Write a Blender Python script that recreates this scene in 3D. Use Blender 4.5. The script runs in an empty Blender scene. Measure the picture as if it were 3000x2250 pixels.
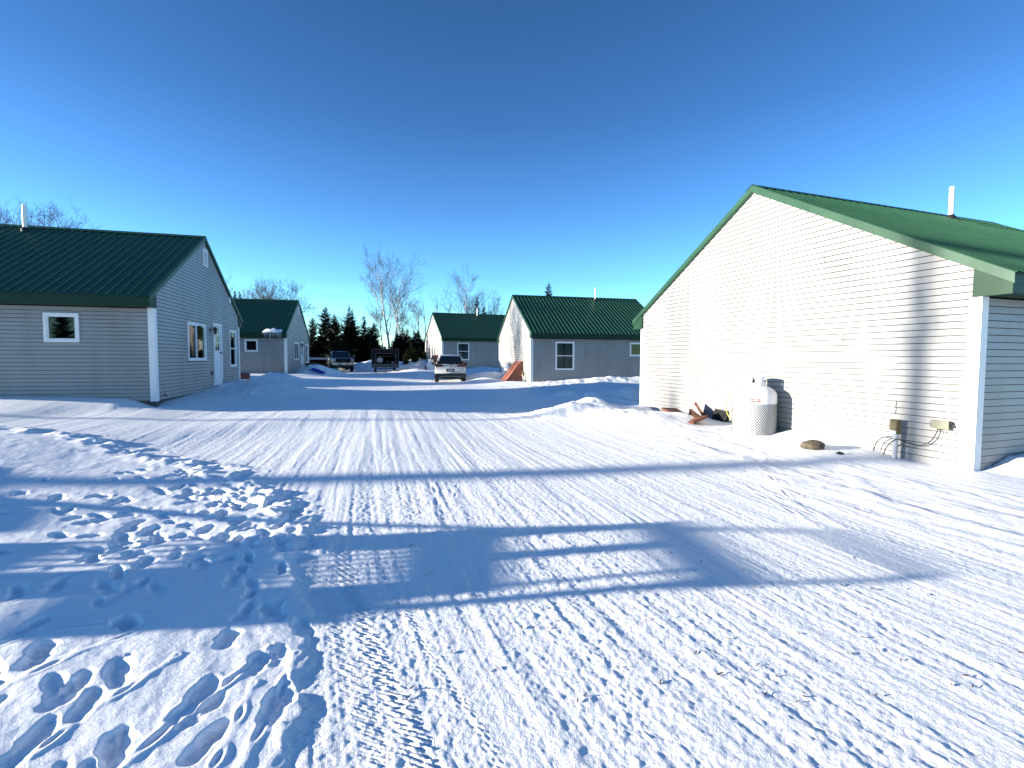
import bpy, bmesh, math, random
import numpy as np
from mathutils import Vector, Matrix
R = math.radians
scene = bpy.context.scene
COL = scene.collection

# ------------------------------------------------------------------ camera
cam_d = bpy.data.cameras.new("camera")
cam = bpy.data.objects.new("camera", cam_d); COL.objects.link(cam)
cam.location = (0, 0, 1.6)
cam_d.sensor_fit = 'HORIZONTAL'; cam_d.sensor_width = 36.0
cam_d.lens = 36.0 * 1435.4 / 3000.0
cam_d.clip_start = 0.05; cam_d.clip_end = 4000
cam.matrix_world = Matrix.Translation((0, 0, 1.6)) @ Matrix.Rotation(math.pi/2 - 0.0518, 4, 'X') @ Matrix.Rotation(0.0031, 4, 'Z')
scene.camera = cam

# ------------------------------------------------------------------ light
SUN_AZ = 0.18            # rays travel along (cos, sin) of this angle on the ground
SUN_EL = R(9.5)
world = bpy.data.worlds.new("World"); scene.world = world; world.use_nodes = True
nt = world.node_tree; nt.nodes.clear()
wo = nt.nodes.new('ShaderNodeOutputWorld'); bg = nt.nodes.new('ShaderNodeBackground')
sky = nt.nodes.new('ShaderNodeTexSky'); sky.sky_type = 'NISHITA'; sky.sun_disc = False
sky.sun_elevation = SUN_EL
# sun sits at direction (-cos az, -sin az); nishita rotation 0 is +Y and turns clockwise
sky.sun_rotation = math.atan2(-math.cos(SUN_AZ), -math.sin(SUN_AZ)) % (2*math.pi)
sky.altitude = 300; sky.air_density = 1.0; sky.dust_density = 0.1; sky.ozone_density = 4.0
hs = nt.nodes.new('ShaderNodeHueSaturation'); hs.inputs['Saturation'].default_value = 1.05
# clear winter air: the nishita dome tinted by height above the horizon
tcw = nt.nodes.new('ShaderNodeTexCoord'); sx = nt.nodes.new('ShaderNodeSeparateXYZ'); rmp = nt.nodes.new('ShaderNodeValToRGB')
nt.links.new(tcw.outputs['Generated'], sx.inputs[0]); nt.links.new(sx.outputs['Z'], rmp.inputs['Fac'])
el = rmp.color_ramp.elements
el[0].position = 0.0; el[0].color = (2.3, 2.9, 2.8, 1); el[1].position = 0.62; el[1].color = (0.72, 0.90, 1.05, 1)
for p_, c_ in ((0.07, (1.9, 2.6, 2.7, 1)), (0.15, (1.5, 1.95, 2.25, 1)), (0.27, (1.2, 1.45, 1.75, 1)), (0.42, (0.88, 1.06, 1.30, 1))):
    e_ = el.new(p_); e_.color = c_
mlt = nt.nodes.new('ShaderNodeMix'); mlt.data_type = 'RGBA'; mlt.blend_type = 'MULTIPLY'; mlt.inputs[0].default_value = 1.0
nt.links.new(sky.outputs[0], hs.inputs['Color']); nt.links.new(hs.outputs[0], mlt.inputs[6]); nt.links.new(rmp.outputs[0], mlt.inputs[7])
nt.links.new(mlt.outputs[2], bg.inputs['Color'])
bg.inputs['Strength'].default_value = 0.065
nt.links.new(bg.outputs[0], wo.inputs['Surface'])
sl = bpy.data.lights.new("sun", 'SUN'); sl.energy = 5.0; sl.angle = R(0.53); sl.color = (1.0, 0.92, 0.79)
so = bpy.data.objects.new("sun", sl); COL.objects.link(so)
dirv = Vector((math.cos(SUN_AZ)*math.cos(SUN_EL), math.sin(SUN_AZ)*math.cos(SUN_EL), -math.sin(SUN_EL)))
so.rotation_euler = dirv.to_track_quat('-Z', 'Y').to_euler()
so.location = (-20, -4, 12)
scene.view_settings.view_transform = 'Standard'; scene.view_settings.look = 'None'
scene.view_settings.exposure = 1.6; scene.view_settings.gamma = 1.0
scene.cycles.max_bounces = 6; scene.cycles.diffuse_bounces = 3; scene.cycles.transparent_max_bounces = 8

# ------------------------------------------------------------------ materials
def mat(name, col, rough=0.6, metal=0.0, var=0.0, vscale=8.0, bump=0.0, bscale=60.0, spec=0.5, coat=0.0, col2=None):
    m = bpy.data.materials.new(name); m.use_nodes = True
    t = m.node_tree; b = t.nodes['Principled BSDF']
    b.inputs['Roughness'].default_value = rough; b.inputs['Metallic'].default_value = metal
    b.inputs['Specular IOR Level'].default_value = spec
    b.inputs['Coat Weight'].default_value = coat
    b.inputs['Base Color'].default_value = (*col, 1)
    tc = t.nodes.new('ShaderNodeTexCoord')
    n = t.nodes.new('ShaderNodeTexNoise'); n.inputs['Scale'].default_value = vscale; n.inputs['Detail'].default_value = 4
    t.links.new(tc.outputs['Object'], n.inputs['Vector'])
    cr = t.nodes.new('ShaderNodeValToRGB')
    c2 = col2 if col2 else tuple(c*(1-var) for c in col)
    cr.color_ramp.elements[0].color = (*c2, 1); cr.color_ramp.elements[1].color = (*col, 1)
    cr.color_ramp.elements[0].position = 0.35; cr.color_ramp.elements[1].position = 0.62
    t.links.new(n.outputs['Fac'], cr.inputs['Fac']); t.links.new(cr.outputs['Color'], b.inputs['Base Color'])
    if bump:
        n2 = t.nodes.new('ShaderNodeTexNoise'); n2.inputs['Scale'].default_value = bscale; n2.inputs['Detail'].default_value = 5
        t.links.new(tc.outputs['Object'], n2.inputs['Vector'])
        bp = t.nodes.new('ShaderNodeBump'); bp.inputs['Strength'].default_value = bump; bp.inputs['Distance'].default_value = 0.02
        t.links.new(n2.outputs['Fac'], bp.inputs['Height']); t.links.new(bp.outputs['Normal'], b.inputs['Normal'])
    return m

def siding_mat():
    m = mat('vinyl_siding', (0.50, 0.485, 0.465), 0.42, spec=0.3, var=0.0)
    t = m.node_tree; b = t.nodes['Principled BSDF']
    for l in list(b.inputs['Base Color'].links): t.links.remove(l)
    tc = t.nodes.new('ShaderNodeTexCoord')
    mp = t.nodes.new('ShaderNodeMapping'); mp.inputs['Scale'].default_value = (1.2, 1.2, 0.35)
    n = t.nodes.new('ShaderNodeTexNoise'); n.inputs['Scale'].default_value = 1.0; n.inputs['Detail'].default_value = 6; n.inputs['Roughness'].default_value = 0.6
    t.links.new(tc.outputs['Object'], mp.inputs[0]); t.links.new(mp.outputs[0], n.inputs[0])
    cr = t.nodes.new('ShaderNodeValToRGB')
    cr.color_ramp.elements[0].position = 0.33; cr.color_ramp.elements[0].color = (0.262, 0.252, 0.238, 1)
    cr.color_ramp.elements[1].position = 0.55; cr.color_ramp.elements[1].color = (0.31, 0.304, 0.298, 1)
    t.links.new(n.outputs['Fac'], cr.inputs[0]); t.links.new(cr.outputs[0], b.inputs['Base Color'])
    n2 = t.nodes.new('ShaderNodeTexNoise'); n2.inputs['Scale'].default_value = 2.5; n2.inputs['Detail'].default_value = 2
    mp2 = t.nodes.new('ShaderNodeMapping'); mp2.inputs['Scale'].default_value = (1, 1, 4)
    t.links.new(tc.outputs['Object'], mp2.inputs[0]); t.links.new(mp2.outputs[0], n2.inputs[0])
    bp = t.nodes.new('ShaderNodeBump'); bp.inputs['Strength'].default_value = 0.35; bp.inputs['Distance'].default_value = 0.02
    t.links.new(n2.outputs['Fac'], bp.inputs['Height']); t.links.new(bp.outputs['Normal'], b.inputs['Normal'])
    return m

def glass_mat():
    m = bpy.data.materials.new('window_glass'); m.use_nodes = True
    t = m.node_tree; t.nodes.clear()
    o = t.nodes.new('ShaderNodeOutputMaterial'); mx = t.nodes.new('ShaderNodeMixShader')
    tr = t.nodes.new('ShaderNodeBsdfTransparent'); tr.inputs[0].default_value = (0.75, 0.8, 0.8, 1)
    gl = t.nodes.new('ShaderNodeBsdfGlossy'); gl.inputs['Roughness'].default_value = 0.02
    n = t.nodes.new('ShaderNodeTexNoise'); n.inputs['Scale'].default_value = 1.5
    bp = t.nodes.new('ShaderNodeBump'); bp.inputs['Strength'].default_value = 0.05
    fr = t.nodes.new('ShaderNodeFresnel'); fr.inputs[0].default_value = 1.42
    t.links.new(n.outputs['Fac'], bp.inputs['Height']); t.links.new(bp.outputs['Normal'], gl.inputs['Normal'])
    t.links.new(fr.outputs[0], mx.inputs[0]); t.links.new(tr.outputs[0], mx.inputs[1]); t.links.new(gl.outputs[0], mx.inputs[2])
    t.links.new(mx.outputs[0], o.inputs[0])
    return m

def snow_mat():
    m = bpy.data.materials.new('snow'); m.use_nodes = True
    t = m.node_tree; b = t.nodes['Principled BSDF']
    b.inputs['Roughness'].default_value = 0.55; b.inputs['Specular IOR Level'].default_value = 0.25
    tc = t.nodes.new('ShaderNodeTexCoord'); at = t.nodes.new('ShaderNodeAttribute'); at.attribute_name = 'surface'
    sp = t.nodes.new('ShaderNodeSeparateColor'); t.links.new(at.outputs['Color'], sp.inputs[0])
    # red = packed road, green = dirt
    n1 = t.nodes.new('ShaderNodeTexNoise'); n1.inputs['Scale'].default_value = 38; n1.inputs['Detail'].default_value = 6; n1.inputs['Roughness'].default_value = 0.65
    n2 = t.nodes.new('ShaderNodeTexNoise'); n2.inputs['Scale'].default_value = 150; n2.inputs['Detail'].default_value = 3
    t.links.new(tc.outputs['Object'], n1.inputs[0]); t.links.new(tc.outputs['Object'], n2.inputs[0])
    mm = t.nodes.new('ShaderNodeMath'); mm.operation = 'MULTIPLY_ADD'; mm.inputs[1].default_value = 1.0
    t.links.new(n1.outputs['Fac'], mm.inputs[0])
    m2 = t.nodes.new('ShaderNodeMath'); m2.operation = 'MULTIPLY'; m2.inputs[1].default_value = 0.35
    t.links.new(n2.outputs['Fac'], m2.inputs[0]); t.links.new(m2.outputs[0], mm.inputs[2])
    st = t.nodes.new('ShaderNodeMapRange'); st.inputs['To Min'].default_value = 0.40; st.inputs['To Max'].default_value = 0.9
    t.links.new(sp.outputs[0], st.inputs['Value'])
    bp = t.nodes.new('ShaderNodeBump'); bp.inputs['Distance'].default_value = 0.012
    t.links.new(st.outputs[0], bp.inputs['Strength']); t.links.new(mm.outputs[0], bp.inputs['Height'])
    t.links.new(bp.outputs['Normal'], b.inputs['Normal'])
    # grit
    n3 = t.nodes.new('ShaderNodeTexNoise'); n3.inputs['Scale'].default_value = 26; n3.inputs['Detail'].default_value = 8; n3.inputs['Roughness'].default_value = 0.8
    t.links.new(tc.outputs['Object'], n3.inputs[0])
    gr = t.nodes.new('ShaderNodeMapRange'); gr.inputs['From Min'].default_value = 0.56; gr.inputs['From Max'].default_value = 0.72
    t.links.new(n3.outputs['Fac'], gr.inputs['Value'])
    gm = t.nodes.new('ShaderNodeMath'); gm.operation = 'MULTIPLY'
    t.links.new(gr.outputs[0], gm.inputs[0]); t.links.new(sp.outputs[1], gm.inputs[1])
    mx = t.nodes.new('ShaderNodeMix'); mx.data_type = 'RGBA'
    mx.inputs[6].default_value = (0.86, 0.87, 0.885, 1); mx.inputs[7].default_value = (0.20, 0.155, 0.12, 1)
    t.links.new(gm.outputs[0], mx.inputs[0]); t.links.new(mx.outputs[2], b.inputs['Base Color'])
    return m

M = {}
M['siding'] = siding_mat()
M['white'] = mat('white_trim', (0.78, 0.78, 0.78), 0.45, var=0.05)
M['green'] = mat('green_metal', (0.018, 0.068, 0.033), 0.42, spec=0.3, var=0.18, vscale=3, bump=0.08, bscale=4)
M['greentrim'] = mat('green_trim', (0.016, 0.064, 0.032), 0.42, spec=0.3, var=0.2, vscale=2.5, bump=0.12, bscale=5)
M['greendark'] = mat('green_metal_shaded', (0.009, 0.040, 0.020), 0.5, spec=0.2, var=0.2, vscale=3)  # darker copy of the green metal, eave shade put into its colour
M['foundation'] = mat('foundation_concrete', (0.10, 0.095, 0.09), 0.9, var=0.3, bump=0.3)
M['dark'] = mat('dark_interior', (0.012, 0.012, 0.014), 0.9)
M['seam_lap_shade'] = mat('siding_seam_lap_shade', (0.045, 0.042, 0.04), 0.9)
M['glass'] = glass_mat()
M['curtain'] = mat('curtain_cloth', (0.42, 0.45, 0.40), 0.9, var=0.2)
M['black'] = mat('black_plastic', (0.015, 0.015, 0.016), 0.5)
M['rubber'] = mat('tyre_rubber', (0.018, 0.018, 0.018), 0.85, bump=0.3)
M['pvc'] = mat('white_pipe', (0.76, 0.75, 0.72), 0.45, var=0.06)
M['snow'] = snow_mat()
M['tank'] = mat('tank_paint', (0.80, 0.80, 0.79), 0.32, var=0.05, vscale=5)
M['strand'] = mat('tank_netting', (0.03, 0.035, 0.04), 0.6)
M['red'] = mat('red_sticker', (0.45, 0.06, 0.03), 0.5)
M['rust'] = mat('brown_painted_steel', (0.26, 0.085, 0.045), 0.55, var=0.3, vscale=6, bump=0.15, bscale=12)
M['rust2'] = mat('faded_brown_steel', (0.15, 0.05, 0.028), 0.65, var=0.45, vscale=7, bump=0.2)
M['rustd'] = mat('brown_steel_inside', (0.09, 0.035, 0.022), 0.7, var=0.4)
M['rock'] = mat('rock', (0.12, 0.095, 0.062), 0.85, var=0.5, vscale=14, bump=0.7, bscale=30)
M['khaki'] = mat('khaki_enclosure', (0.15, 0.15, 0.105), 0.55, var=0.25, vscale=7)
M['tan'] = mat('weathered_tan', (0.20, 0.15, 0.07), 0.6, var=0.35, vscale=10)
M['conduit'] = mat('grey_conduit', (0.50, 0.50, 0.53), 0.5, var=0.1)
M['yellow'] = mat('yellow_gas_line', (0.75, 0.62, 0.08), 0.5)
M['barrel'] = mat('dark_red_plastic', (0.13, 0.012, 0.012), 0.4, var=0.2)
M['blue'] = mat('blue_sled', (0.03, 0.012, 0.42), 0.35, var=0.15)
M['bin'] = mat('pale_green_plastic', (0.20, 0.27, 0.24), 0.6, var=0.2)
M['bark'] = mat('grey_bark', (0.16, 0.125, 0.105), 0.9, var=0.4, vscale=10)
M['birch'] = mat('birch_bark', (0.60, 0.56, 0.53), 0.8, col2=(0.22, 0.19, 0.17), vscale=5)
M['twig'] = mat('twig_bark', (0.115, 0.11, 0.12), 0.9, var=0.4, vscale=6)
M['spruce'] = mat('spruce_needles', (0.012, 0.016, 0.008), 0.9, col2=(0.004, 0.006, 0.003), vscale=1.6, spec=0.2)
M['fir'] = mat('young_fir_needles', (0.07, 0.075, 0.02), 0.8, var=0.5, vscale=3, spec=0.2)
M['suv'] = mat('pearl_white_paint', (0.62, 0.61, 0.58), 0.25, var=0.06, vscale=3, coat=0.5)
M['truck'] = mat('warm_grey_paint', (0.11, 0.10, 0.095), 0.28, metal=0.3, var=0.1, coat=0.5)
M['chrome'] = mat('chrome', (0.32, 0.32, 0.32), 0.2, metal=0.9)
M['carglass'] = mat('car_glass', (0.012, 0.015, 0.017), 0.06, spec=0.8)
M['tail'] = mat('tail_light_red', (0.11, 0.008, 0.008), 0.2)
M['lamp'] = mat('headlight_lens', (0.55, 0.56, 0.58), 0.15)
M['plate'] = mat('licence_plate', (0.30, 0.31, 0.33), 0.5)
M['wood'] = mat('weathered_wood', (0.22, 0.16, 0.11), 0.8, var=0.4, vscale=5)
M['steelgrey'] = mat('grey_steel', (0.09, 0.09, 0.09), 0.5, metal=0.3, var=0.3)
M['panelblack'] = mat('black_panel', (0.009, 0.009, 0.010), 0.7, spec=0.2)
M['ice'] = mat('icicle', (0.7, 0.75, 0.8), 0.15)

# ------------------------------------------------------------------ mesh helpers
class MB:
    def __init__(s): s.v = []; s.f = []; s.m = []; s.sm = []
    def add(s, vs, fs, mi=0, smooth=False):
        o = len(s.v); s.v.extend([tuple(v) for v in vs])
        for f in fs: s.f.append(tuple(o+i for i in f)); s.m.append(mi); s.sm.append(smooth)
    def quad(s, a, b, c, d, mi=0): s.add([a, b, c, d], [(0, 1, 2, 3)], mi)
    def box(s, x0, x1, y0, y1, z0, z1, mi=0, mx=None):
        vs = [(x, y, z) for z in (z0, z1) for y in (y0, y1) for x in (x0, x1)]
        if mx is not None: vs = [tuple(mx @ Vector(v)) for v in vs]
        s.add(vs, [(0, 2, 3, 1), (4, 5, 7, 6), (0, 1, 5, 4), (2, 6, 7, 3), (0, 4, 6, 2), (1, 3, 7, 5)], mi)
    def prism(s, poly, d0, d1, axis='x', mi=0, mx=None):
        # poly of 2-D points swept between d0 and d1 on axis
        def P(p, d):
            return {'x': (d, p[0], p[1]), 'y': (p[0], d, p[1]), 'z': (p[0], p[1], d)}[axis]
        n = len(poly); vs = [P(p, d0) for p in poly] + [P(p, d1) for p in poly]
        if mx is not None: vs = [tuple(mx @ Vector(v)) for v in vs]
        s.add(vs, [tuple(range(n)), tuple(reversed(range(n, 2*n)))] + [(i, (i+1) % n, n+(i+1) % n, n+i) for i in range(n)], mi)
    def tube(s, pts, rad, n=8, mi=0, cap=True, smooth=True):
        pts = [Vector(p) for p in pts]
        if not hasattr(rad, '__len__'): rad = [rad]*len(pts)
        rings = []
        up = None
        for i, p in enumerate(pts):
            a = pts[max(i-1, 0)]; b = pts[min(i+1, len(pts)-1)]
            t = (b-a).normalized()
            if up is None:
                up = Vector((0, 0, 1)) if abs(t.z) < 0.9 else Vector((1, 0, 0))
            u = (up - t*up.dot(t)).normalized(); up = u; w = t.cross(u)
            rings.append([p + (u*math.cos(2*math.pi*k/n) + w*math.sin(2*math.pi*k/n))*rad[i] for k in range(n)])
        vs = [v for r in rings for v in r]; fs = []
        for i in range(len(pts)-1):
            for k in range(n):
                fs.append((i*n+k, i*n+(k+1) % n, (i+1)*n+(k+1) % n, (i+1)*n+k))
        s.add(vs, fs, mi, smooth)
        if cap:
            s.add(rings[0], [tuple(range(n))], mi); s.add(rings[-1], [tuple(range(n))], mi)
    def lathe(s, prof, n=32, mi=0, c=(0, 0, 0), smooth=True, axis='z'):
        vs = []
        for r, z in prof:
            for k in range(n):
                a = 2*math.pi*k/n
                if axis == 'z': vs.append((c[0]+r*math.cos(a), c[1]+r*math.sin(a), c[2]+z))
                elif axis == 'x': vs.append((c[0]+z, c[1]+r*math.cos(a), c[2]+r*math.sin(a)))
                else: vs.append((c[0]+r*math.cos(a), c[1]+z, c[2]+r*math.sin(a)))
        fs = [(i*n+k, i*n+(k+1) % n, (i+1)*n+(k+1) % n, (i+1)*n+k) for i in range(len(prof)-1) for k in range(n)]
        s.add(vs, fs, mi, smooth)
    def build(s, name, mats, parent=None, bevel=0.0, loc=None, rot=None, mirror=False, autosmooth=False):
        me = bpy.data.meshes.new(name)
        vs = [(-x, y, z) for x, y, z in s.v] if mirror else s.v
        me.from_pydata(vs, [], s.f); 
        if not isinstance(mats, (list, tuple)): mats = [mats]
        for m in mats: me.materials.append(m)
        me.polygons.foreach_set('material_index', s.m); me.polygons.foreach_set('use_smooth', s.sm)
        me.update()
        bm = bmesh.new(); bm.from_mesh(me)
        if bevel: bmesh.ops.remove_doubles(bm, verts=bm.verts, dist=1e-5)
        bmesh.ops.recalc_face_normals(bm, faces=bm.faces)
        bm.to_mesh(me); bm.free()
        o = bpy.data.objects.new(name, me); COL.objects.link(o)
        if parent is not None: o.parent = parent
        if loc is not None: o.location = loc
        if rot is not None: o.rotation_euler = (0, 0, rot)
        if bevel:
            b = o.modifiers.new('bevel', 'BEVEL'); b.width = bevel; b.segments = 2; b.limit_method = 'ANGLE'
        return o

def tag(o, label=None, cat=None, group=None, kind=None):
    if label: o['label'] = label
    if cat: o['category'] = cat
    if group: o['group'] = group
    if kind: o['kind'] = kind
    return o
def thing(name, label, cat, loc=(0, 0, 0), rz=0.0, group=None):
    o = bpy.data.objects.new(name, None); COL.objects.link(o); o.empty_display_size = 0.3
    o.location = loc; o.rotation_euler = (0, 0, rz)
    return tag(o, label, cat, group)

# ------------------------------------------------------------------ house grid
HOUSE = {  # corner of gable wall, yaw, siding bottom, side the body lies on
 'R': (6.5415, 6.8804, 0.3415, 0.029, 1), 'C': (1.0062, 26.5678, 0.2372, 0.238, 1),
 'D': (-6.2366, 43.603, 0.3519, 0.715, 1), 'A': (-9.5195, 13.0829, 0.2626, 0.455, -1),
 'B': (-14.3383, 31.2118, 0.2316, 0.408, -1)}
HW, HL, HR_, ZT, OV, RK, HS = 8.114, 8.256, 5.267, 2.7325, 0.351, 0.069, 2.46
SL = (HR_-ZT)/(HW/2+OV)
def hw(h, x, y, z=0.0):
    X, Y, r, zz, s = HOUSE[h]; x *= s
    return (X+x*math.cos(r)-y*math.sin(r), Y+x*math.sin(r)+y*math.cos(r), zz+z)
def to_local(h, X, Y):
    x0, y0, r, z, s = HOUSE[h]; dx, dy = X-x0, Y-y0
    return (dx*np.cos(r)+dy*np.sin(r))*s, -dx*np.sin(r)+dy*np.cos(r)

# ------------------------------------------------------------------ terrain
rng = np.random.RandomState(7)
_perm = rng.rand(8, 256, 256)
def vnoise(x, y, seed=0):
    t = _perm[seed % 8]
    xi = np.floor(x).astype(np.int64); yi = np.floor(y).astype(np.int64)
    fx = x-xi; fy = y-yi; fx = fx*fx*(3-2*fx); fy = fy*fy*(3-2*fy)
    a = t[xi & 255, yi & 255]; b = t[(xi+1) & 255, yi & 255]; c = t[xi & 255, (yi+1) & 255]; d = t[(xi+1) & 255, (yi+1) & 255]
    return (a*(1-fx)+b*fx)*(1-fy)+(c*(1-fx)+d*fx)*fy - 0.5
def fbm(x, y, sc, octs=3, seed=0, gain=0.5):
    s = 0; a = 1.0
    for i in range(octs):
        c, d = math.cos(0.7*i+0.3), math.sin(0.7*i+0.3)
        s = s + a*vnoise((x*c-y*d)/sc+13.7*i, (x*d+y*c)/sc-7.1*i, seed+i); a *= gain; sc *= 0.5
    return s
CTRL = np.array([  # x, y, z, bandwidth
 (0, 0, 0), (0, 3, 0), (-3, 2, .02), (3, 4, 0), (6, 4, .02), (6.5, 7, .03), (9, 7, .1), (3.5, 14, .12), (0, 9, .03), (-4, 9, .06), (0, 14, .05),
 (-9.5, 11.5, .27), (-12, 11, .42), (-16, 10, .5), (-7, 12, .18), (-11.5, 18, .42), (-9, 19, .2), (-5, 20, .1), (0, 21, .12), (-4, 31, .14), (1, 25.5, .24), (6, 26, .34), (0, 32, .28),
 (-14.5, 30, .5), (-12, 28, .35), (-10, 33, .3), (-17, 29, .6), (-16.5, 48, .28), (-11, 44, .28), (-6, 42, .55), (-2, 43, .63), (2, 42, .6),
 (-8, 55, .45), (5, 40, .5), (-30, 30, .6), (25, 30, .5), (-20, 60, .4), (10, 60, .5), (-30, 0, .3), (30, 0, .2), (0, -20, 0)], float)
_bw = np.array([max(1.6, 0.13*math.hypot(c[0], c[1])) for c in CTRL])
def base_z(X, Y):
    num = 0; den = 1e-9
    for (cx, cy, cz), b in zip(CTRL, _bw):
        w = 1.0/(((X-cx)**2+(Y-cy)**2)/(b*b)+0.35)**2
        num = num+w*cz; den = den+w
    z = num/den
    r = np.hypot(X, Y); k = np.clip((r-60)/60, 0, 1)
    return z*(1-k)+0.45*k
def smooth(e0, e1, x):
    t = np.clip((x-e0)/(e1-e0), 0, 1); return t*t*(3-2*t)
# (x, y, height, rx, ry, yaw, lumpiness)
MOUNDS = [
 (1.7, 13.2, .27, 1.2, .8, .5, .7), (2.9, 14.4, .42, 1.1, .9, .6, .6), (2.6, 17.6, .30, 1.3, .9, .2, .8), (4.6, 17.0, .40, 1.3, 1.0, .3, .8), (3.1, 12.2, .24, .9, 1.1, .3, .5),
 (2.0, 24.7, .18, 1.8, 1.0, .24, .7), (4.6, 25.3, .24, 2.0, 1.1, .24, .7), (7.6, 26.1, .26, 2.1, 1.1, .24, .7), (0.1, 25.7, .16, 1.2, .7, .3, .6), (-1.5, 28.6, .24, 1.0, 1.4, .2, .5),
 (-1.6, 33.5, .40, 1.5, 1.4, .3, .8), (0.2, 35.5, .35, 1.6, 1.2, .3, .8), (-2.6, 40.5, .30, 2.2, 1.0, .35, .8), (-8.6, 42.4, .25, 1.3, 1.2, .3, .4), (-9.6, 46.5, .35, 1.6, 1.6, 0, .6),
 (-9.9, 18.9, .48, 1.6, 1.5, .3, .75), (-9.0, 16.3, .16, 1.3, 1.3, .3, .8), (-8.3, 18.2, .16, 1.3, 1.1, .3, .4), (-12.1, 25.2, .42, 1.1, 1.0, .5, .8), (-11.4, 24.2, .2, 1.3, .7, .5, .5),
 (-13.85, 33.2, .75, 1.25, 1.5, .3, .7), (-12.4, 33.4, .35, 1.2, 1.2, .3, .6), (-14.6, 30.4, .12, 1.5, .8, .3, .3),
 (-15.2, 53.5, .85, 2.4, 1.8, .1, .5), (-18.5, 56, .7, 2.5, 2.0, .1, .5), (-10.4, 52.0, 1.0, 2.0, 1.8, .2, .6), (-8.2, 51.0, .7, 2.4, 1.5, .2, .6), (-12.8, 55, .6, 2.5, 1.5, .1, .6),
 (-9.3, 4.3, .42, .9, 1.0, .1, .2), (-9.5, 5.6, .22, 1.0, .8, .1, .2), (-9.2, 3.3, .45, .9, .55, .1, .15),
 (9.6, 6.6, .25, 1.4, .6, .3, .4), (8.2, 6.5, .10, .8, .4, .3, .4)]
# edge of the trodden snow bank on the left, near to far
EDGE = np.array([(-0.45, .6), (-0.66, 1.3), (-.84, 1.81), (-.89, 1.96), (-.95, 2.17), (-1.04, 2.41), (-1.14, 2.65), (-1.27, 2.94), (-1.48, 3.41), (-1.80, 4.04), (-2.08, 4.55), (-2.8, 5.44), (-3.95, 6.5), (-5.24, 7.2), (-7.16, 8.2), (-8.5, 8.6), (-11, 8.8), (-16, 9.0)])
def bank_dist(X, Y):
    # signed distance: positive inside the bank (left of the edge)
    best = np.full(X.shape, 1e9); sign = np.ones(X.shape)
    for (ax, ay), (bx, by) in zip(EDGE[:-1], EDGE[1:]):
        dx, dy = bx-ax, by-ay; L2 = dx*dx+dy*dy
        t = np.clip(((X-ax)*dx+(Y-ay)*dy)/L2, 0, 1)
        px, py = X-(ax+t*dx), Y-(ay+t*dy); d = np.hypot(px, py)
        s = np.where(dx*(Y-ay)-dy*(X-ax) > 0, 1.0, -1.0)
        m = d < best; best = np.where(m, d, best); sign = np.where(m, s, sign)
    return best*sign
def road_x(Y):   # integral of the track direction
    return -0.27*Y - 0.20*2.0*(1-np.exp(-(Y-1.5)/2.0))
rp = random.Random(11)
PRINTS = []
def trail(pts, step, jit, size=(.046, .10), depth=0.060):
    for (ax, ay), (bx, by) in zip(pts[:-1], pts[1:]):
        L = math.hypot(bx-ax, by-ay); n = max(1, int(L/step)); a = math.atan2(by-ay, bx-ax)
        for i in range(n):
            t = (i+.5)/n; side = (1 if len(PRINTS) % 2 else -1)*.09
            PRINTS.append((ax+(bx-ax)*t-math.sin(a)*side+rp.uniform(-jit, jit), ay+(by-ay)*t+math.cos(a)*side+rp.uniform(-jit, jit),
                           size[0]*rp.uniform(.8, 1.2), size[1]*rp.uniform(.8, 1.25), a+rp.uniform(-.4, .4), depth*rp.uniform(.6, 1.3)))
trail([(-1.5, 1.6), (-2.1, 2.5), (-3.0, 3.6), (-4.2, 4.6), (-5.6, 5.6)], .38, .07, size=(.046, .10), depth=0.047)
trail([(-2.2, 1.5), (-2.3, 2.3), (-3.4, 3.2), (-4.8, 4.0)], .42, .10, size=(.046, .10), depth=0.047)
trail([(-1.25, 1.7), (-1.35, 2.6), (-1.9, 3.6), (-2.3, 4.6), (-3.1, 5.5)], .26, .08, size=(.046, .10), depth=0.038)
trail([(-1.6, 2.8), (-2.0, 3.8), (-2.7, 4.7), (-3.6, 5.4), (-5.0, 6.2)], .30, .12, size=(.046, .10), depth=0.034)
trail([(-1.05, 1.5), (-1.15, 2.3), (-1.5, 3.2)], .30, .05, size=(.046, .10), depth=0.030)
trail([(-2.6, 3.9), (-3.3, 4.5), (-4.6, 5.3)], .33, .15, size=(.046, .10), depth=0.034)
trail([(-2.2, 4.9), (-3.2, 5.7), (-4.6, 6.4)], .30, .18, size=(.046, .10), depth=0.030)
for i in range(95):
    y = rp.uniform(3.6, 6.4); x = -1.9-(y-3.6)*.55-abs(rp.gauss(0, .9))
    PRINTS.append((x, y, rp.uniform(.038, .058), rp.uniform(.06, .12), rp.uniform(0, 3.1), rp.uniform(.02, .05)))
for i in range(20):
    y = rp.uniform(1.6, 3.4); x = -1.0-.55*y/1.6+rp.uniform(-1.1, .45)
    PRINTS.append((x, y, rp.uniform(.040, .050), rp.uniform(.10, .14), rp.uniform(1.5, 2.5), rp.uniform(.018, .035)))
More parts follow.
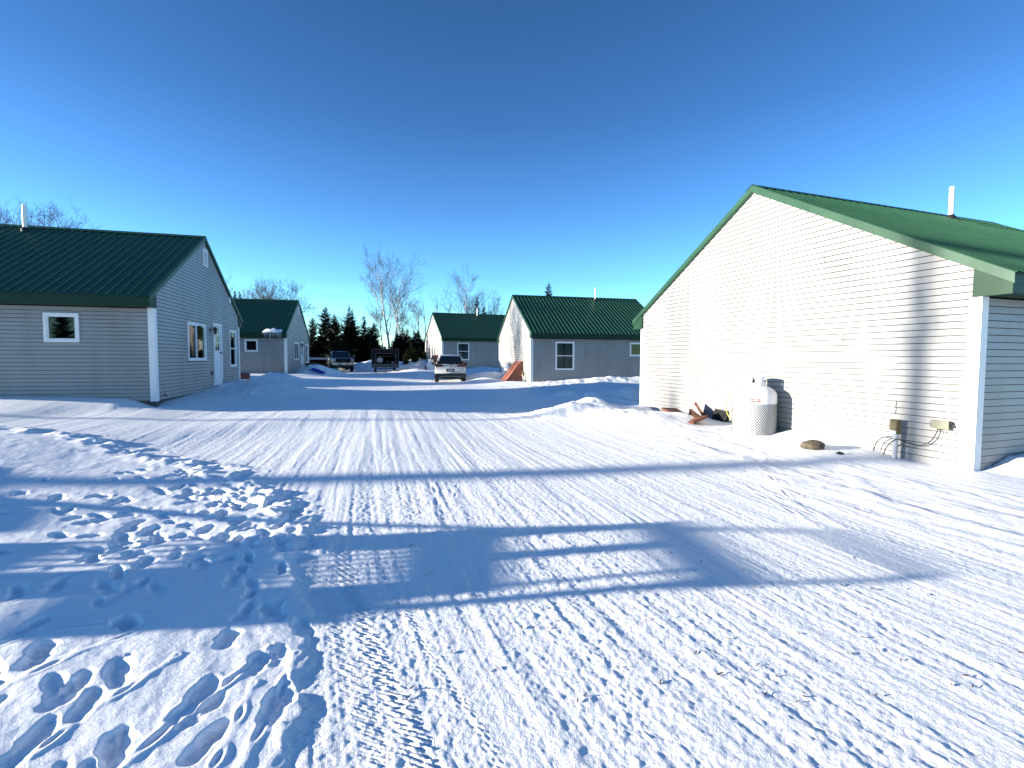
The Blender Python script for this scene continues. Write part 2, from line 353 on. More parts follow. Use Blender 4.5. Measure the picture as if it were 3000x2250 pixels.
# grooves dragged through the bank: two points, width, depth
GROOVES = [(-1.02, 1.7, -1.14, 2.55, .011, .012), (-1.10, 1.6, -1.24, 2.3, .010, .010), (-1.55, 1.6, -1.30, 2.6, .012, .016), (-3.4, 3.1, -2.5, 3.9, .010, .012),
           (-3.6, 3.3, -2.4, 4.4, .010, .012), (-3.0, 4.9, -2.3, 5.0, .010, .010), (-2.9, 4.4, -2.2, 5.1, .010, .010), (-3.0, 2.4, -2.2, 2.9, .012, .014), (-2.6, 2.0, -3.4, 2.6, .012, .012),
           (-1.95, 1.6, -1.75, 2.5, .010, .012), (-2.5, 2.1, -2.0, 2.9, .010, .010), (-3.5, 2.6, -2.6, 3.3, .010, .010),
           (2.9, 6.2, 2.95, 4.6, .014, .010), (3.05, 6.1, 3.2, 4.6, .014, .011), (3.3, 6.0, 3.6, 4.7, .012, .008), (3.6, 7.0, 3.1, 5.2, .014, .008), (-1.0, 6.2, -.75, 4.9, .016, .008), (-.7, 6.3, -.62, 5.2, .012, .006)]
def ground_z(X, Y, detail=True):
    X = np.asarray(X, float); Y = np.asarray(Y, float)
    z = base_z(X, Y)
    bankw = np.zeros(X.shape)
    for (mx, my, h, rx, ry, a, lump) in MOUNDS:
        dx, dy = X-mx, Y-my; c, s = math.cos(a), math.sin(a)
        q = ((dx*c+dy*s)/rx)**2+((-dx*s+dy*c)/ry)**2
        g = np.exp(-q*0.9); z = z+h*g
        bankw = np.maximum(bankw, g*lump*min(1.0, h*3.2))
    # drift along the gable of the near right house
    lx, ly = to_local('R', X, Y)
    Ht = np.interp(ly, [-1.5, 0, .14, .96, 1.42, 1.95, 2.9, 3.2, 3.8, 4.6, 5.9, 6.5, 7.2, 7.7, 8.4, 10], [0, 0, 0, .0, .10, .20, .19, .10, .08, .13, .20, .10, .07, .2, .2, .1])
    Hp = np.interp(ly, [-1.5, -.3, .3, 1.0, 1.6, 2.4, 3.1, 3.8, 4.7, 5.6, 7.0, 8.0, 9.6], [0, .0, .0, .05, .11, .16, .07, .04, .12, .25, .18, .22, .12])
    out = -lx
    prof = Ht*(1-smooth(.0, .55, out))+Hp*smooth(0, .55, out)
    wgt = (1-smooth(.8+.25*np.sin(ly*1.1), 1.9, out))*smooth(-1.2, .0, ly)*(1-smooth(8.6, 10, ly))*(out > -.15)
    z = z*(1-wgt)+(HOUSE['R'][3]+prof)*wgt
    side = np.where(ly < 0, np.interp(lx, [0, .2, .6, .75, 1.3, 3], [0, 0, .10, .16, .16, .2])*np.exp(-np.clip(-ly, 0, 5)**2/.35), 0)
    z = z+side*(lx > 0)
    # snow line on the other houses
    for h, tt, hh in (('A', [0, .2, 2.2, 4.5, 5.6, 7.4, 8.5], [-.08, -.10, -.03, .06, .14, .24, .2]), ('B', [0, 3.2, 5.9, 8.2], [.05, .2, .69, .4])):
        ax, ay = to_local(h, X, Y)
        want = HOUSE[h][3]+np.interp(ay, tt, hh)
        w = np.exp(-np.clip(-ax, 0, 9)**2/.8)*((ax < .3) & (ay > -.6) & (ay < 8.6))*smooth(-.6, 0, ay)
        z = z*(1-w)+want*w
    for h, tt, hh in (('A', [0, .3, .7, 3.4, 9], [-.10, -.02, .08, .17, .2]), ('B', [0, 2, 9], [.16, .23, .3]), ('C', [0, .1, .9, 1.9, 5, 6.5, 9], [.0, .04, .13, .19, .15, .1, .1]), ('D', [0, 2, 5, 9], [-.05, -.04, -.07, 0])):
        ax, ay = to_local(h, X, Y)
        want = HOUSE[h][3]+np.interp(ax, tt, hh)
        w = np.exp(-np.clip(-ay, 0, 9)**2/.9)*((ay < .3) & (ax > -.6) & (ax < 9))*smooth(-.6, 0, ax)
        z = z*(1-w)+want*w
    # the near corner of the left house: wind scooped hollow
    cx, cy, _ = hw('A', 0, 0)
    z = z-.10*np.exp(-((X-cx)**2+(Y-cy)**2)/.16)
    bd = bank_dist(X, Y)
    en = fbm(X, Y, .30, 4, 3)
    inside = smooth(-.02, .06, bd+en*.13)
    near = np.exp(-np.clip(Y-4.2, 0, 9)/2.6)
    bank = inside*(.010+.007*near+.065*smooth(.1, 3.5, bd))
    inb = (X < 0) & (Y > -4) & (Y < 9.5)
    z = z+np.where(inb, bank, 0)
    bankm = np.where(inb, inside, 0)
    off = np.clip(bankm+bankw, 0, 1)
    if not detail: return z
    r = np.hypot(X, Y)
    # plough crumbs along the far edge of the bank
    crumb = np.exp(-(bd/.28)**2)*(Y > 3.6)*inb
    z = z+crumb*.09*np.clip(fbm(X, Y, .22, 3, 5)+.12, 0, 1)
    z = z+bankw*.20*fbm(X, Y, .55, 4, 1, .6)
    z = z+bankm*smooth(.0, .8, bd)*.022*fbm(X, Y, 1.1, 2, 2, .4)
    z = z+bankm*(.0018*fbm(X, Y, .045, 2, 2)+.006*fbm(X, Y, .18, 3, 6, .6)+.005*fbm((X+Y*.55)*2.6, (Y-X*.55)*.7, .35, 3, 4))
    # packed road: ruts and streaks along the driving direction, rough grain
    xr = X-road_x(Y)
    road = np.clip(1-off, 0, 1)
    fade = np.exp(-np.clip(r-3, 0, 99)/30)
    st1 = fbm(xr/.15, Y/4.2, 1.0, 3, 6, .65)
    st2 = fbm(xr/.034, Y/.42, 1.0, 2, 2, .6)
    gr = fbm(X, Y, .034, 2, 0, .6)
    lev = .55+.9*np.clip(fbm(xr/.5, Y/3.0, 1.0, 2, 7)+.25, 0, 1)
    z = z+road*fade*(.005*st1*smooth(1.5, 5, r)+.0045*st1+.0028*st2+.0052*gr*lev)
    z = z+road*(1-fade)*.02*fbm(X, Y, 1.2, 3, 3)
    # lugged tyre track near the bank edge
    for off_x, wd, per, dep in ((.0, .07, .034, .0050), (-.17, .075, .026, .0022), (.30, .03, .04, .002)):
        c = np.interp(Y, [0, 1.87, 2.27, 2.87, 4.6], [.5, -.36, -.57, -.90, -1.75])+off_x+.012*np.sin(Y*7)
        t = (X-c)/wd; m = np.exp(-t**4)*(Y > .8)*(Y < 4.6)*smooth(4.6, 3.2, Y)
        wob = fbm(X, Y, .2, 2, 4)
        lug = np.sin((Y+np.abs(t)*wd*.8*np.sign(t)*.6+wob*.03)*2*math.pi/per)
        cut = np.sin(t*6.5+np.floor((Y+wob*.03)/per)*2.2)
        z = z+m*dep*(np.clip(lug*1.6, -1, 1)*.6+np.clip(cut*1.5, -1, 1)*.45-.25)
    # grooves
    for ax, ay, bx, by, wd, dep in GROOVES:
        dx, dy = bx-ax, by-ay; t = np.clip(((X-ax)*dx+(Y-ay)*dy)/(dx*dx+dy*dy), 0, 1)
        d = np.hypot(X-ax-t*dx, Y-ay-t*dy+.03*np.sin(t*9))
        z = z-dep*np.exp(-(d/wd)**2)*np.sin(np.pi*np.clip(t, .04, .96))+dep*.4*np.exp(-((d-2.2*wd)/wd)**2)
    # footprints
    flat = z.ravel(); fx = X.ravel(); fy = Y.ravel()
    sel = np.where((fx > -7) & (fx < -.6) & (fy > 1.2) & (fy < 7.6))[0]
    sx, sy = fx[sel], fy[sel]; acc = np.zeros(len(sel))
    for (px, py, a, b, th, dep) in PRINTS:
        m = np.where((np.abs(sx-px) < .42) & (np.abs(sy-py) < .42))[0]
        if len(m) == 0: continue
        dx, dy = sx[m]-px, sy[m]-py; c, s = math.cos(th), math.sin(th)
        u = dx*c+dy*s; v = -dx*s+dy*c
        q = np.abs(u/b)**2.6+np.abs(v/(a*(1-.10*u/b-.22*np.exp(-((u/b+.15)/.28)**2))))**2.2
        q = q*(1+1.1*vnoise(sx[m]*8+px*3, sy[m]*8, 5)+.7*vnoise(sx[m]*22, sy[m]*22, 3))
        acc[m] = np.minimum(acc[m], -(.72+.35*np.sign(u)*.4)*dep*np.exp(-q**2*.5)*(1+.25*vnoise(sx[m]*60, sy[m]*60, 1)))+dep*(.10+.25*np.clip(vnoise(sx[m]*30, sy[m]*30, 6), 0, 1))*np.exp(-((np.sqrt(q)-1.45)/.28)**2)
    flat[sel] += acc; z = flat.reshape(X.shape)
    # scattered lumps on the right shoulder by the house
    sh = smooth(.4, 1.6, -lx)*(1-smooth(2.2, 4.4, -lx))*smooth(-4, -.5, ly)*(1-smooth(3.5, 6.0, ly))
    z = z+sh*.03*np.clip(fbm(xr/.30, Y/.42, 1.0, 3, 5, .6), -.2, 1)
    return z
def gz(x, y): return float(ground_z(np.array([x]), np.array([y]), detail=False)[0])

def make_ground():
    # one sheet: rings about a point behind the lens position, finer near the drive
    cx, cy = 0.0, 0.0
    rad = [0.5]
    while rad[-1] < 900:
        r = rad[-1]; k = .0034 if r < 9 else (.0055 if r < 30 else (.012 if r < 70 else .06))
        if r < 1.5: k = .03
        rad.append(r*(1+k))
    rad = np.array(rad)
    a = [R(90-56)]; 
    while a[-1] < R(90+56): a.append(a[-1]+.0021)
    end = a[0]+2*math.pi; cur = a[-1]; step = .01
    while cur+step < end-.02: cur += step; a.append(cur); step = min(step*1.25, .09)
    a = np.array(a); n = len(a); nr = len(rad)
    AA, RR = np.meshgrid(a, rad)
    X = cx+RR*np.cos(AA); Y = cy+RR*np.sin(AA)
    Z = ground_z(X, Y)
    vs = np.stack([X.ravel(), Y.ravel(), Z.ravel()], 1)
    vs = np.vstack([vs, [[cx, cy, gz(cx, cy)]]])
    i = np.arange(nr-1)[:, None]*n; j = np.arange(n)[None, :]; j2 = (j+1) % n
    q = np.stack([i+j, i+n+j, i+n+j2, i+j2], -1).reshape(-1, 4)
    tri = np.stack([np.full(n, nr*n), np.arange(n), (np.arange(n)+1) % n], 1)
    me = bpy.data.meshes.new('ground')
    me.vertices.add(len(vs)); me.vertices.foreach_set('co', vs.astype(np.float32).ravel())
    nl = q.size+tri.size; me.loops.add(nl)
    me.loops.foreach_set('vertex_index', np.concatenate([q.ravel(), tri.ravel()]).astype(np.int32))
    npoly = len(q)+len(tri); me.polygons.add(npoly)
    st = np.concatenate([np.arange(len(q))*4, q.size+np.arange(len(tri))*3]).astype(np.int32)
    me.polygons.foreach_set('loop_start', st)
    me.polygons.foreach_set('use_smooth', np.ones(npoly, bool))
    me.update(calc_edges=True)
    # surface attribute: packed road and grit
    x, y = vs[:, 0], vs[:, 1]
    bd = bank_dist(x, y); inb = (x < 0) & (y > -4) & (y < 9.5)
    road = 1-np.where(inb, smooth(-.05, .1, bd), 0)
    lx, ly = to_local('R', x, y); road = road*(1-smooth(2.6, 1.2, -lx)*((ly > -3) & (ly < 10)))
    for (mx, my, h, rx, ry, aa, lump) in MOUNDS:
        road = road*(1-np.exp(-(((x-mx)/rx)**2+((y-my)/ry)**2)*.9))
    xr = x-road_x(y)
    dirt = road*np.clip(fbm(xr/.45, y/4.0, 1.0, 3, 3)*3+.15, 0, 1)
    for px, py, rr, k in ((-11.2, 43.5, 3.0, 1.0), (-3.9, 29.5, 2.6, 1.3), (.9, 24.2, 3.0, .6), (-8, 23, 3, .3)):
        dirt = np.maximum(dirt, k*np.exp(-((x-px)**2+((y-py)*2.2)**2)/rr**2))
    colr = np.stack([road, dirt, np.zeros_like(road), np.ones_like(road)], 1).astype(np.float32)
    at = me.attributes.new('surface', 'FLOAT_COLOR', 'POINT'); at.data.foreach_set('color', colr.ravel())
    me.materials.append(M['snow'])
    o = bpy.data.objects.new('snowy_ground', me); COL.objects.link(o); tag(o, kind='structure')
make_ground()

# ------------------------------------------------------------------ houses
CRS = 0.1016
def siding_wall(mb, width, frame, topf, openings=(), seams=()):
    """frame(u, d, z) -> xyz, d outward; topf: None for a flat wall of height HS or 'gable'"""
    n = int(math.ceil((HR_ if topf else HS+.1)/CRS))
    def rngz(z):
        if not topf: return (0, width)
        zz = z+0.10     # siding stops under the roof sheet
        if zz <= ZT-.0+SL*OV: return (0, width)
        d = (zz-ZT)/SL-OV
        return (d, width-d)
    for i in range(n):
        z0 = i*CRS; z1 = z0+CRS
        if not topf and z1 > HS+.05: break
        a0, b0 = rngz(z0); a1, b1 = rngz(z1)
        if b0-a0 < .03: break
        if b1 < a1: a1 = b1 = (a1+b1)/2
        zc = (z0+z1)/2
        cuts = sorted([(o[0], o[1]) for o in openings if o[2] < zc < o[3]])
        segs = []; cur = None
        for c0, c1 in cuts:
            segs.append((cur, c0)); cur = c1
        segs.append((cur, None))
        for s0, s1 in segs:
            l0 = a0 if s0 is None else s0; l1 = a1 if s0 is None else s0
            r0 = b0 if s1 is None else s1; r1 = b1 if s1 is None else s1
            if r0-l0 < .01: continue
            mb.quad(frame(l0, .014, z0), frame(r0, .014, z0), frame(r1, .002, z1), frame(l1, .002, z1))
            mb.add([frame(l0, .004, z0-.012), frame(r0, .004, z0-.012), frame(r0, .014, z0), frame(l0, .014, z0)], [(0, 1, 2, 3)], 1)  # near-black lip: lap shadow of each course put into the colour
    for (u, z, k) in seams:
        i = int(z/CRS)
        for q in range(k):
            zb = (i+q)*CRS
            mb.add([frame(u, .0155, zb), frame(u+.012, .0165, zb), frame(u+.012, .0045, zb+CRS*.97), frame(u, .0035, zb+CRS*.97)], [(0, 1, 2, 3)], 1)

def window(root, frame, u0, u1, z0, z1, style, mirror, label=None):
    """style: double_hung / slider / single ; frame(u,d,z)"""
    def bx(mb, a, b, d0, d1, c, d, mi=0):
        P = [frame(u, dd, z) for z in (c, d) for dd in (d0, d1) for u in (a, b)]
        mb.add(P, [(0, 2, 3, 1), (4, 5, 7, 6), (0, 1, 5, 4), (2, 6, 7, 3), (0, 4, 6, 2), (1, 3, 7, 5)], mi)
    w = .065
    mb = MB()
    bx(mb, u0, u0+w, -.06, .042, z0, z1); bx(mb, u1-w, u1, -.06, .042, z0, z1)
    bx(mb, u0+w, u1-w, -.06, .040, z0, z0+w); bx(mb, u0+w, u1-w, -.06, .040, z1-w, z1)
    win = mb.build('window', M['white'], root, mirror=mirror)
    if label: win['label'] = label
    s = MB(); a, b, c, d = u0+w, u1-w, z0+w, z1-w; t = .032
    bx(s, a, a+t, -.03, .018, c, d); bx(s, b-t, b, -.03, .018, c, d)
    bx(s, a+t, b-t, -.03, .016, c, c+t); bx(s, a+t, b-t, -.03, .016, d-t, d)
    if style == 'double_hung':
        zm = (c+d)/2; bx(s, a+t, b-t, -.03, .021, zm-.022, zm+.022)
    if style == 'slider':
        um = a+(b-a)*.48; bx(s, um-.03, um+.03, -.03, .021, c+t, d-t)
    s.build('sash', M['white'], win, mirror=mirror)
    g = MB(); bx(g, a+t*.5, b-t*.5, -.012, -.006, c+t*.5, d-t*.5)
    g.build('pane', M['glass'], win, mirror=mirror)
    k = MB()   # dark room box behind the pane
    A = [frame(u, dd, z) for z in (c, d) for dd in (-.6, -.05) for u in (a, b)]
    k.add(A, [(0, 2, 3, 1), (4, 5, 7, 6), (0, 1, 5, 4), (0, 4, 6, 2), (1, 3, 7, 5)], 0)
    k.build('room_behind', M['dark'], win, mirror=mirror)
    return win

def curtain(win, frame, u0, u1, z0, z1, mirror):
    mb = MB(); n = 48
    for half in (0, 1):
        a = u0+(u1-u0)*(.0 if half == 0 else .53); b = u0+(u1-u0)*(.47 if half == 0 else 1.0)
        pts = [(a+(b-a)*i/n, -.12+.018*math.sin(i*1.35+half)+.008*math.sin(i*.5)) for i in range(n+1)]
        for (p, q) in zip(pts[:-1], pts[1:]):
            mb.quad(frame(p[0], p[1], z0), frame(q[0], q[1], z0), frame(q[0], q[1], z1), frame(p[0], p[1], z1))
    mb.build('curtain', M['curtain'], win, mirror=mirror)

def make_house(h, label, gable_items=(), side_items=(), gable_seams=(), pipe=None, lapx=4.5, group='beige houses with green metal roofs'):
    X, Y, r, z, s = HOUSE[h]
    root = thing('house', label, 'house', (X, Y, z), r, group)
    mir = (s < 0)
    gf = lambda u, d, zz: (-d, u, zz)                    # gable near the drive, outward -x
    gb = lambda u, d, zz: (HL+d, u, zz)
    sf = lambda u, d, zz: (u, -d, zz)                    # side facing the camera end
    sb = lambda u, d, zz: (u, HW+d, zz)
    mb = MB()
    gop = [(i[1]+.02, i[2]-.02, i[3]+.02, i[4]-.02) for i in gable_items if i[0] in ('double_hung', 'slider', 'single', 'door')]
    sop = [(i[1]+.02, i[2]-.02, i[3]+.02, i[4]-.02) for i in side_items]
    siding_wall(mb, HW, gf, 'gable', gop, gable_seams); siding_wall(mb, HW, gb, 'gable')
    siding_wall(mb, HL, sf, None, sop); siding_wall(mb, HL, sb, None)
    mb.build('wall', [M['siding'], M['seam_lap_shade']], root, mirror=mir)
    f = MB(); f.box(.03, HL-.03, .03, HW-.03, -.5, .03)
    f.build('foundation', M['foundation'], root, mirror=mir)
    for cx, cy in ((0, 0), (0, HW), (HL, 0), (HL, HW)):
        p = MB(); t = .0175; w = .135
        sx = 1 if cx == 0 else -1; sy = 1 if cy == 0 else -1
        xa, xb = sorted((cx-sx*t, cx+sx*w)); ya, yb = sorted((cy-sy*t, cy-sy*.002)); p.box(xa, xb, ya, yb, -.03, HS-.004)
        xa, xb = sorted((cx-sx*t, cx-sx*.002)); ya, yb = sorted((cy-sy*.002, cy+sy*w)); p.box(xa, xb, ya, yb, -.03, HS-.004)
        p.build('corner_post', M['white'], root, mirror=mir)
    # ---- roof sheets
    x0, x1 = -RK+.012, HL+RK-.012; rib = .2286
    prof = []; x = x0; k = 0
    while x < x1-.02:
        for dx, dz in ((0, 0), (.012, .024), (.036, .024), (.048, 0), (.105, 0), (.112, .004), (.135, .004), (.142, 0)):
            if x+dx < x1: prof.append((x+dx, dz))
        x += rib
    prof.append((x1, 0))
    rf = MB(); ca = math.cos(math.atan(SL)); sa = math.sin(math.atan(SL))
    def sheet(side, ya, yb, lift, xa=-9, th=.0):
        pa = [p for p in prof if p[0] >= xa]
        def P(px, dz, yy):
            zz = ZT+SL*(yy+OV); n = dz+lift
            yyy = yy - sa*n; zz = zz+ca*n
            return (px, yyy if side == 0 else HW-yyy, zz)
        for p, q in zip(pa[:-1], pa[1:]):
            rf.quad(P(p[0], p[1], ya), P(q[0], q[1], ya), P(q[0], q[1], yb), P(p[0], p[1], yb))
            if th: rf.quad(P(p[0], p[1], ya), P(q[0], q[1], ya), P(q[0], q[1]-th, ya), P(p[0], p[1]-th, ya))
    for side in (0, 1):
        sheet(side, -OV-.03, HW/2-.004, 0.004, th=.004)
        sheet(side, HW/2-.78, HW/2-.006, .013, xa=lapx, th=.009)
    # screws along ribs give small specks
    roof = rf.build('roof', M['green'], root, mirror=mir)
    # sheathing under the sheets keeps light out
    sh = MB()
    for side in (0, 1):
        A = [(-OV, ZT-.012), (HW/2, HR_-.012), (HW/2, HR_-.09), (-OV, ZT-.09)]
        if side: A = [(HW-a, b) for a, b in A]
        sh.prism(A, -RK+.02, HL+RK-.02, 'x')
    sh.build('roof_deck', M['greentrim'], roof, mirror=mir)
    rc = MB()
    for side in (0, 1):
        y1 = HW/2; y0 = HW/2-.15; lift = .031
        A = [(y0-sa*lift, ZT+SL*(y0+OV)+ca*lift), (y1, HR_+lift*1.18), (y1, HR_+lift*1.18+.004), (y0-sa*lift, ZT+SL*(y0+OV)+ca*lift+.004)]
        if side: A = [(HW-a, b) for a, b in A]
        rc.prism(A, x0-.014, x1+.014, 'x')
    rc.build('ridge_cap', M['greentrim'], roof, mirror=mir)
    # ---- rake trim
    for gx, nm in ((-RK, 0), (HL+RK, 1)):
        for side in (0, 1):
            k = MB(); xa, xb = (gx-.004, gx+.012) if nm == 0 else (gx-.012, gx+.004)
            dpt = .125
            A = [(-OV-.025, ZT-.025*SL+.012), (HW/2, HR_+.016), (HW/2, HR_+.016-dpt), (-OV-.025, ZT-.025*SL+.012-dpt)]
            if side: A = [(HW-a, b) for a, b in A]
            k.prism(A, xa, xb, 'x')
            # turned lip and the underside strip back to the wall
            B = [(-OV-.02, ZT-dpt+.004), (HW/2, HR_-dpt+.012), (HW/2, HR_-dpt-.010), (-OV-.02, ZT-dpt-.018)]
            if side: B = [(HW-a, b) for a, b in B]
            xa2, xb2 = (gx+.0125, -.004) if nm == 0 else (HL+.004, gx-.0125)
            k.prism(B, xa2, xb2, 'x')
            k.build('rake_trim', M['greentrim'], root, mirror=mir)
    # ---- eaves: fascia, soffit and box returns
    for side in (0, 1):
        k = MB()
        def yy(a, b): return (a, b) if side == 0 else (HW-b, HW-a)
        a, b = yy(-OV, -OV+.018); k.box(-RK+.02, HL+RK-.02, a, b, HS, ZT-.02)
        a, b = yy(-OV+.018, .0); k.box(-RK+.02, HL+RK-.02, a, b, HS, HS+.012)
        a, b = yy(-OV-.006, -OV); k.box(-RK+.02, HL+RK-.02, a, b, ZT-.15, ZT-.03)
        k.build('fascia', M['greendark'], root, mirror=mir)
        for gx, nm in ((-RK, 0), (HL+RK, 1)):
            q = MB(); e = .085
            A = [(-OV-.003, HS-.006), (e, HS-.006), (e, ZT+SL*(e+OV)-.13), (-OV-.003, ZT-.13)]
            if side: A = [(HW-p, z_) for p, z_ in A]
            xa, xb = (-.046, -.026) if nm == 0 else (HL+.026, HL+.046)
            if xa > xb: xa, xb = xb, xa
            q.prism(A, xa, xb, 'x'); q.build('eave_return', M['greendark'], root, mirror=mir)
    if pipe:
        px, py = pipe; zp = ZT+SL*(py+OV)
        p = MB(); p.tube([(px, py, zp-.1), (px, py, zp+.78)], .056, 20); p.lathe([(.056, .78), (.046, .785), (.044, .5)], 20, c=(px, py, zp))
        vp = p.build('vent_pipe', M['pvc'], roof, mirror=mir)
        b = MB(); b.lathe([(.11, -.06), (.10, .05), (.075, .07), (.058, .10)], 20, c=(px, py, zp))
        b.build('pipe_flashing', M['black'], vp, mirror=mir)
    for it in side_items:
        w = window(root, sf, it[1], it[2], it[3], it[4], it[0], mir)
        if len(it) > 5: curtain(w, sf, it[1]+.08, it[2]-.08, it[3]+.08, it[4]-.08, mir)
    for it in gable_items:
        if it[0] in ('double_hung', 'slider', 'single'):
            window(root, gf, it[1], it[2], it[3], it[4], it[0], mir)
        elif it[0] == 'door':
            u0, u1, z0, z1 = it[1:5]
            fr = MB()
            fr.box(-.045, .06, u0, u0+.09, z0, z1); fr.box(-.045, .06, u1-.09, u1, z0, z1); fr.box(-.043, .06, u0+.09, u1-.09, z1-.09, z1)
            fr.box(-.05, .06, u0+.09, u1-.09, z0, z0+.04); fr.box(-.02, .06, u0, u1, z0-.22, z0)
            fo = fr.build('door_frame', M['white'], root, mirror=mir)
            d = MB(); a, b = u0+.09, u1-.09; zb, zt_ = z0+.04, z1-.09
            d.box(.0, .045, a, b, zb, zt_)
            for (p0, p1) in ((.06, .46), (.54, .94)):
                ya, yb = a+(b-a)*p0, a+(b-a)*p1
                d.box(-.008, .0, ya, yb, zb+.15, zb+.75)
            for i in range(4):   # glazing bars
                zz = zb+1.0+.9*i/3; d.box(-.016, .0, a+.14, b-.14, zz-.015, zz+.015)
            for yv in (a+.14, (a+b)/2, b-.14): d.box(-.014, .0, yv-.015, yv+.015, zb+1.0, zb+1.9)
            do = d.build('door', M['white'], root, mirror=mir)
            g = MB(); g.box(-.006, .0, a+.14, b-.14, zb+1.0, zb+1.9); g.build('door_glass', M['carglass'], do, mirror=mir)
            hb = MB(); hb.lathe([(0.001, -.075), (.026, -.07), (.03, -.05), (.018, -.035), (.012, -.02), (.028, -.004), (.028, 0)], 14, c=(0, b-.07, zb+.93), axis='x')
            hb.build('door_handle', M['black'], do, mirror=mir)
        elif it[0] == 'vent':
            u0, u1, z0, z1 = it[1:5]; v = MB()
            v.box(-.035, 0, u0, u0+.035, z0, z1); v.box(-.035, 0, u1-.035, u1, z0, z1); v.box(-.034, 0, u0+.035, u1-.035, z0, z0+.035); v.box(-.034, 0, u0+.035, u1-.035, z1-.035, z1)
            n = max(2, int((z1-z0-.07)/.05))
            for i in range(n):
                zz = z0+.035+(z1-z0-.07)*i/n; v.add([(-.030, u0+.035, zz), (-.030, u1-.035, zz), (-.016, u1-.035, zz+.042), (-.016, u0+.035, zz+.042)], [(0, 1, 2, 3)])
            v.build('gable_vent', M['white'], root, mirror=mir)
        elif it[0] == 'lamp':
            u, zz = it[1:3]; l = MB()
            l.lathe([(.001, -.03), (.055, -.028), (.055, -.014)], 12, c=(0, u, zz), axis='x')
            l.tube([(-.02, u, zz), (-.10, u, zz+.10), (-.16, u, zz+.12), (-.17, u, zz+.08)], .009, 6)
            l.lathe([(.002, .12), (.02, .10), (.075, .04), (.08, .03), (.002, .03)], 8, c=(-.17, u, zz))
            l.lathe([(.002, -.17), (.02, -.15), (.035, -.14), (.035, -.13)], 8, c=(-.17, u, zz))
            for q in range(6):
                aa = q*math.pi/3; l.tube([(-.17+.035*math.cos(aa), u+.035*math.sin(aa), zz-.135), (-.17+.062*math.cos(aa), u+.062*math.sin(aa), zz+.03)], .005, 4)
            lo = l.build('wall_lantern', M['black'], root, mirror=mir)
            g = MB(); g.lathe([(.03, -.13), (.056, .03)], 8, c=(-.17, u, zz)); g.build('lantern_glass', M['carglass'], lo, mirror=mir)
        elif it[0] == 'socket':
            u, zz = it[1:3]; b = MB(); b.box(-.05, -.014, u-.04, u+.04, zz-.06, zz+.06); b.box(-.075, -.05, u-.035, u+.035, zz-.01, zz+.055)
            b.build('outlet_box', M['steelgrey'], root, mirror=mir)
        elif it[0] == 'tap':
            u, zz = it[1:3]; b = MB(); b.tube([(0, u, zz), (-.09, u, zz), (-.12, u, zz-.04)], .013, 8); b.lathe([(.001, .05), (.032, .045), (.032, .035), (.001, .03)], 10, c=(-.07, u, zz)); b.tube([(-.07, u, zz), (-.07, u, zz+.04)], .006, 6)
            b.build('garden_tap', M['black'], root, mirror=mir)
    return root

sideC = [('double_hung', 1.40, 2.50, .74, 2.31, 'curtain'), ('single', 5.84, 6.66, 1.52, 2.30)]
gabA = [('slider', 2.28, 3.92, 1.04, 2.27), ('door', 4.70, 5.66, .36, 2.40), ('double_hung', 6.66, 7.58, .78, 2.25), ('vent', 3.90, 4.33, 4.27, 4.86), ('vent', 6.74, 6.95, 3.34, 3.54), ('lamp', 4.44, 2.12), ('socket', 4.44, .60), ('tap', .38, .10)]
make_house('R', 'nearest house on the right, blank sunlit gable with a large white tank against it', gable_items=[], side_items=[],
           gable_seams=[(2.36, 3.36, 2), (1.956, 1.92, 2), (1.034, .80, 2), (2.458, .62, 2), (6.2, 3.0, 2), (5.2, 1.3, 2), (4.1, 4.0, 2)], pipe=(5.95, 3.726), lapx=6.1)
make_house('C', 'house right of centre with tall curtained window and brown cellar hatch', side_items=sideC, pipe=(5.32, 3.756), lapx=5.45)
make_house('D', 'farthest house beyond the parked white car, partly behind the next gable', side_items=sideC, pipe=(4.3, 3.574), lapx=4.5)
make_house('A', 'near house on the left with small square window and door under a lantern', gable_items=gabA, side_items=[('single', 1.66, 2.41, 1.53, 2.27)], pipe=(4.79, 3.695), lapx=5.2)
make_house('B', 'second house on the left with a slab of snow left on its roof edge', gable_items=gabA[:7], side_items=[('single', 1.66, 2.41, 1.58, 2.34)], pipe=None, lapx=-9)

HOUSE['F'] = (-30.0, 17.9, .25, .55, -1)
make_house('F', 'house far to the left, beyond the near left house', gable_items=gabA[:7], side_items=[('single', 1.66, 2.41, 1.53, 2.27)], pipe=(4.79, 3.695), lapx=5.2)

# wreath hanging in the slider window of the near left house
wr = MB()
wr.tube([(-.03+.0, 3.35+.20*math.cos(a), 1.98+.20*math.sin(a)) for a in np.linspace(0, 2*math.pi, 25)], .035, 6, cap=False)
X, Y, r, z, s = HOUSE['A']
o = wr.build('wreath', M['fir'], None, mirror=True); o.location = (X, Y, z); o.rotation_euler = (0, 0, r)
tag(o, 'round green wreath hanging on the wide window of the left house', 'wreath')

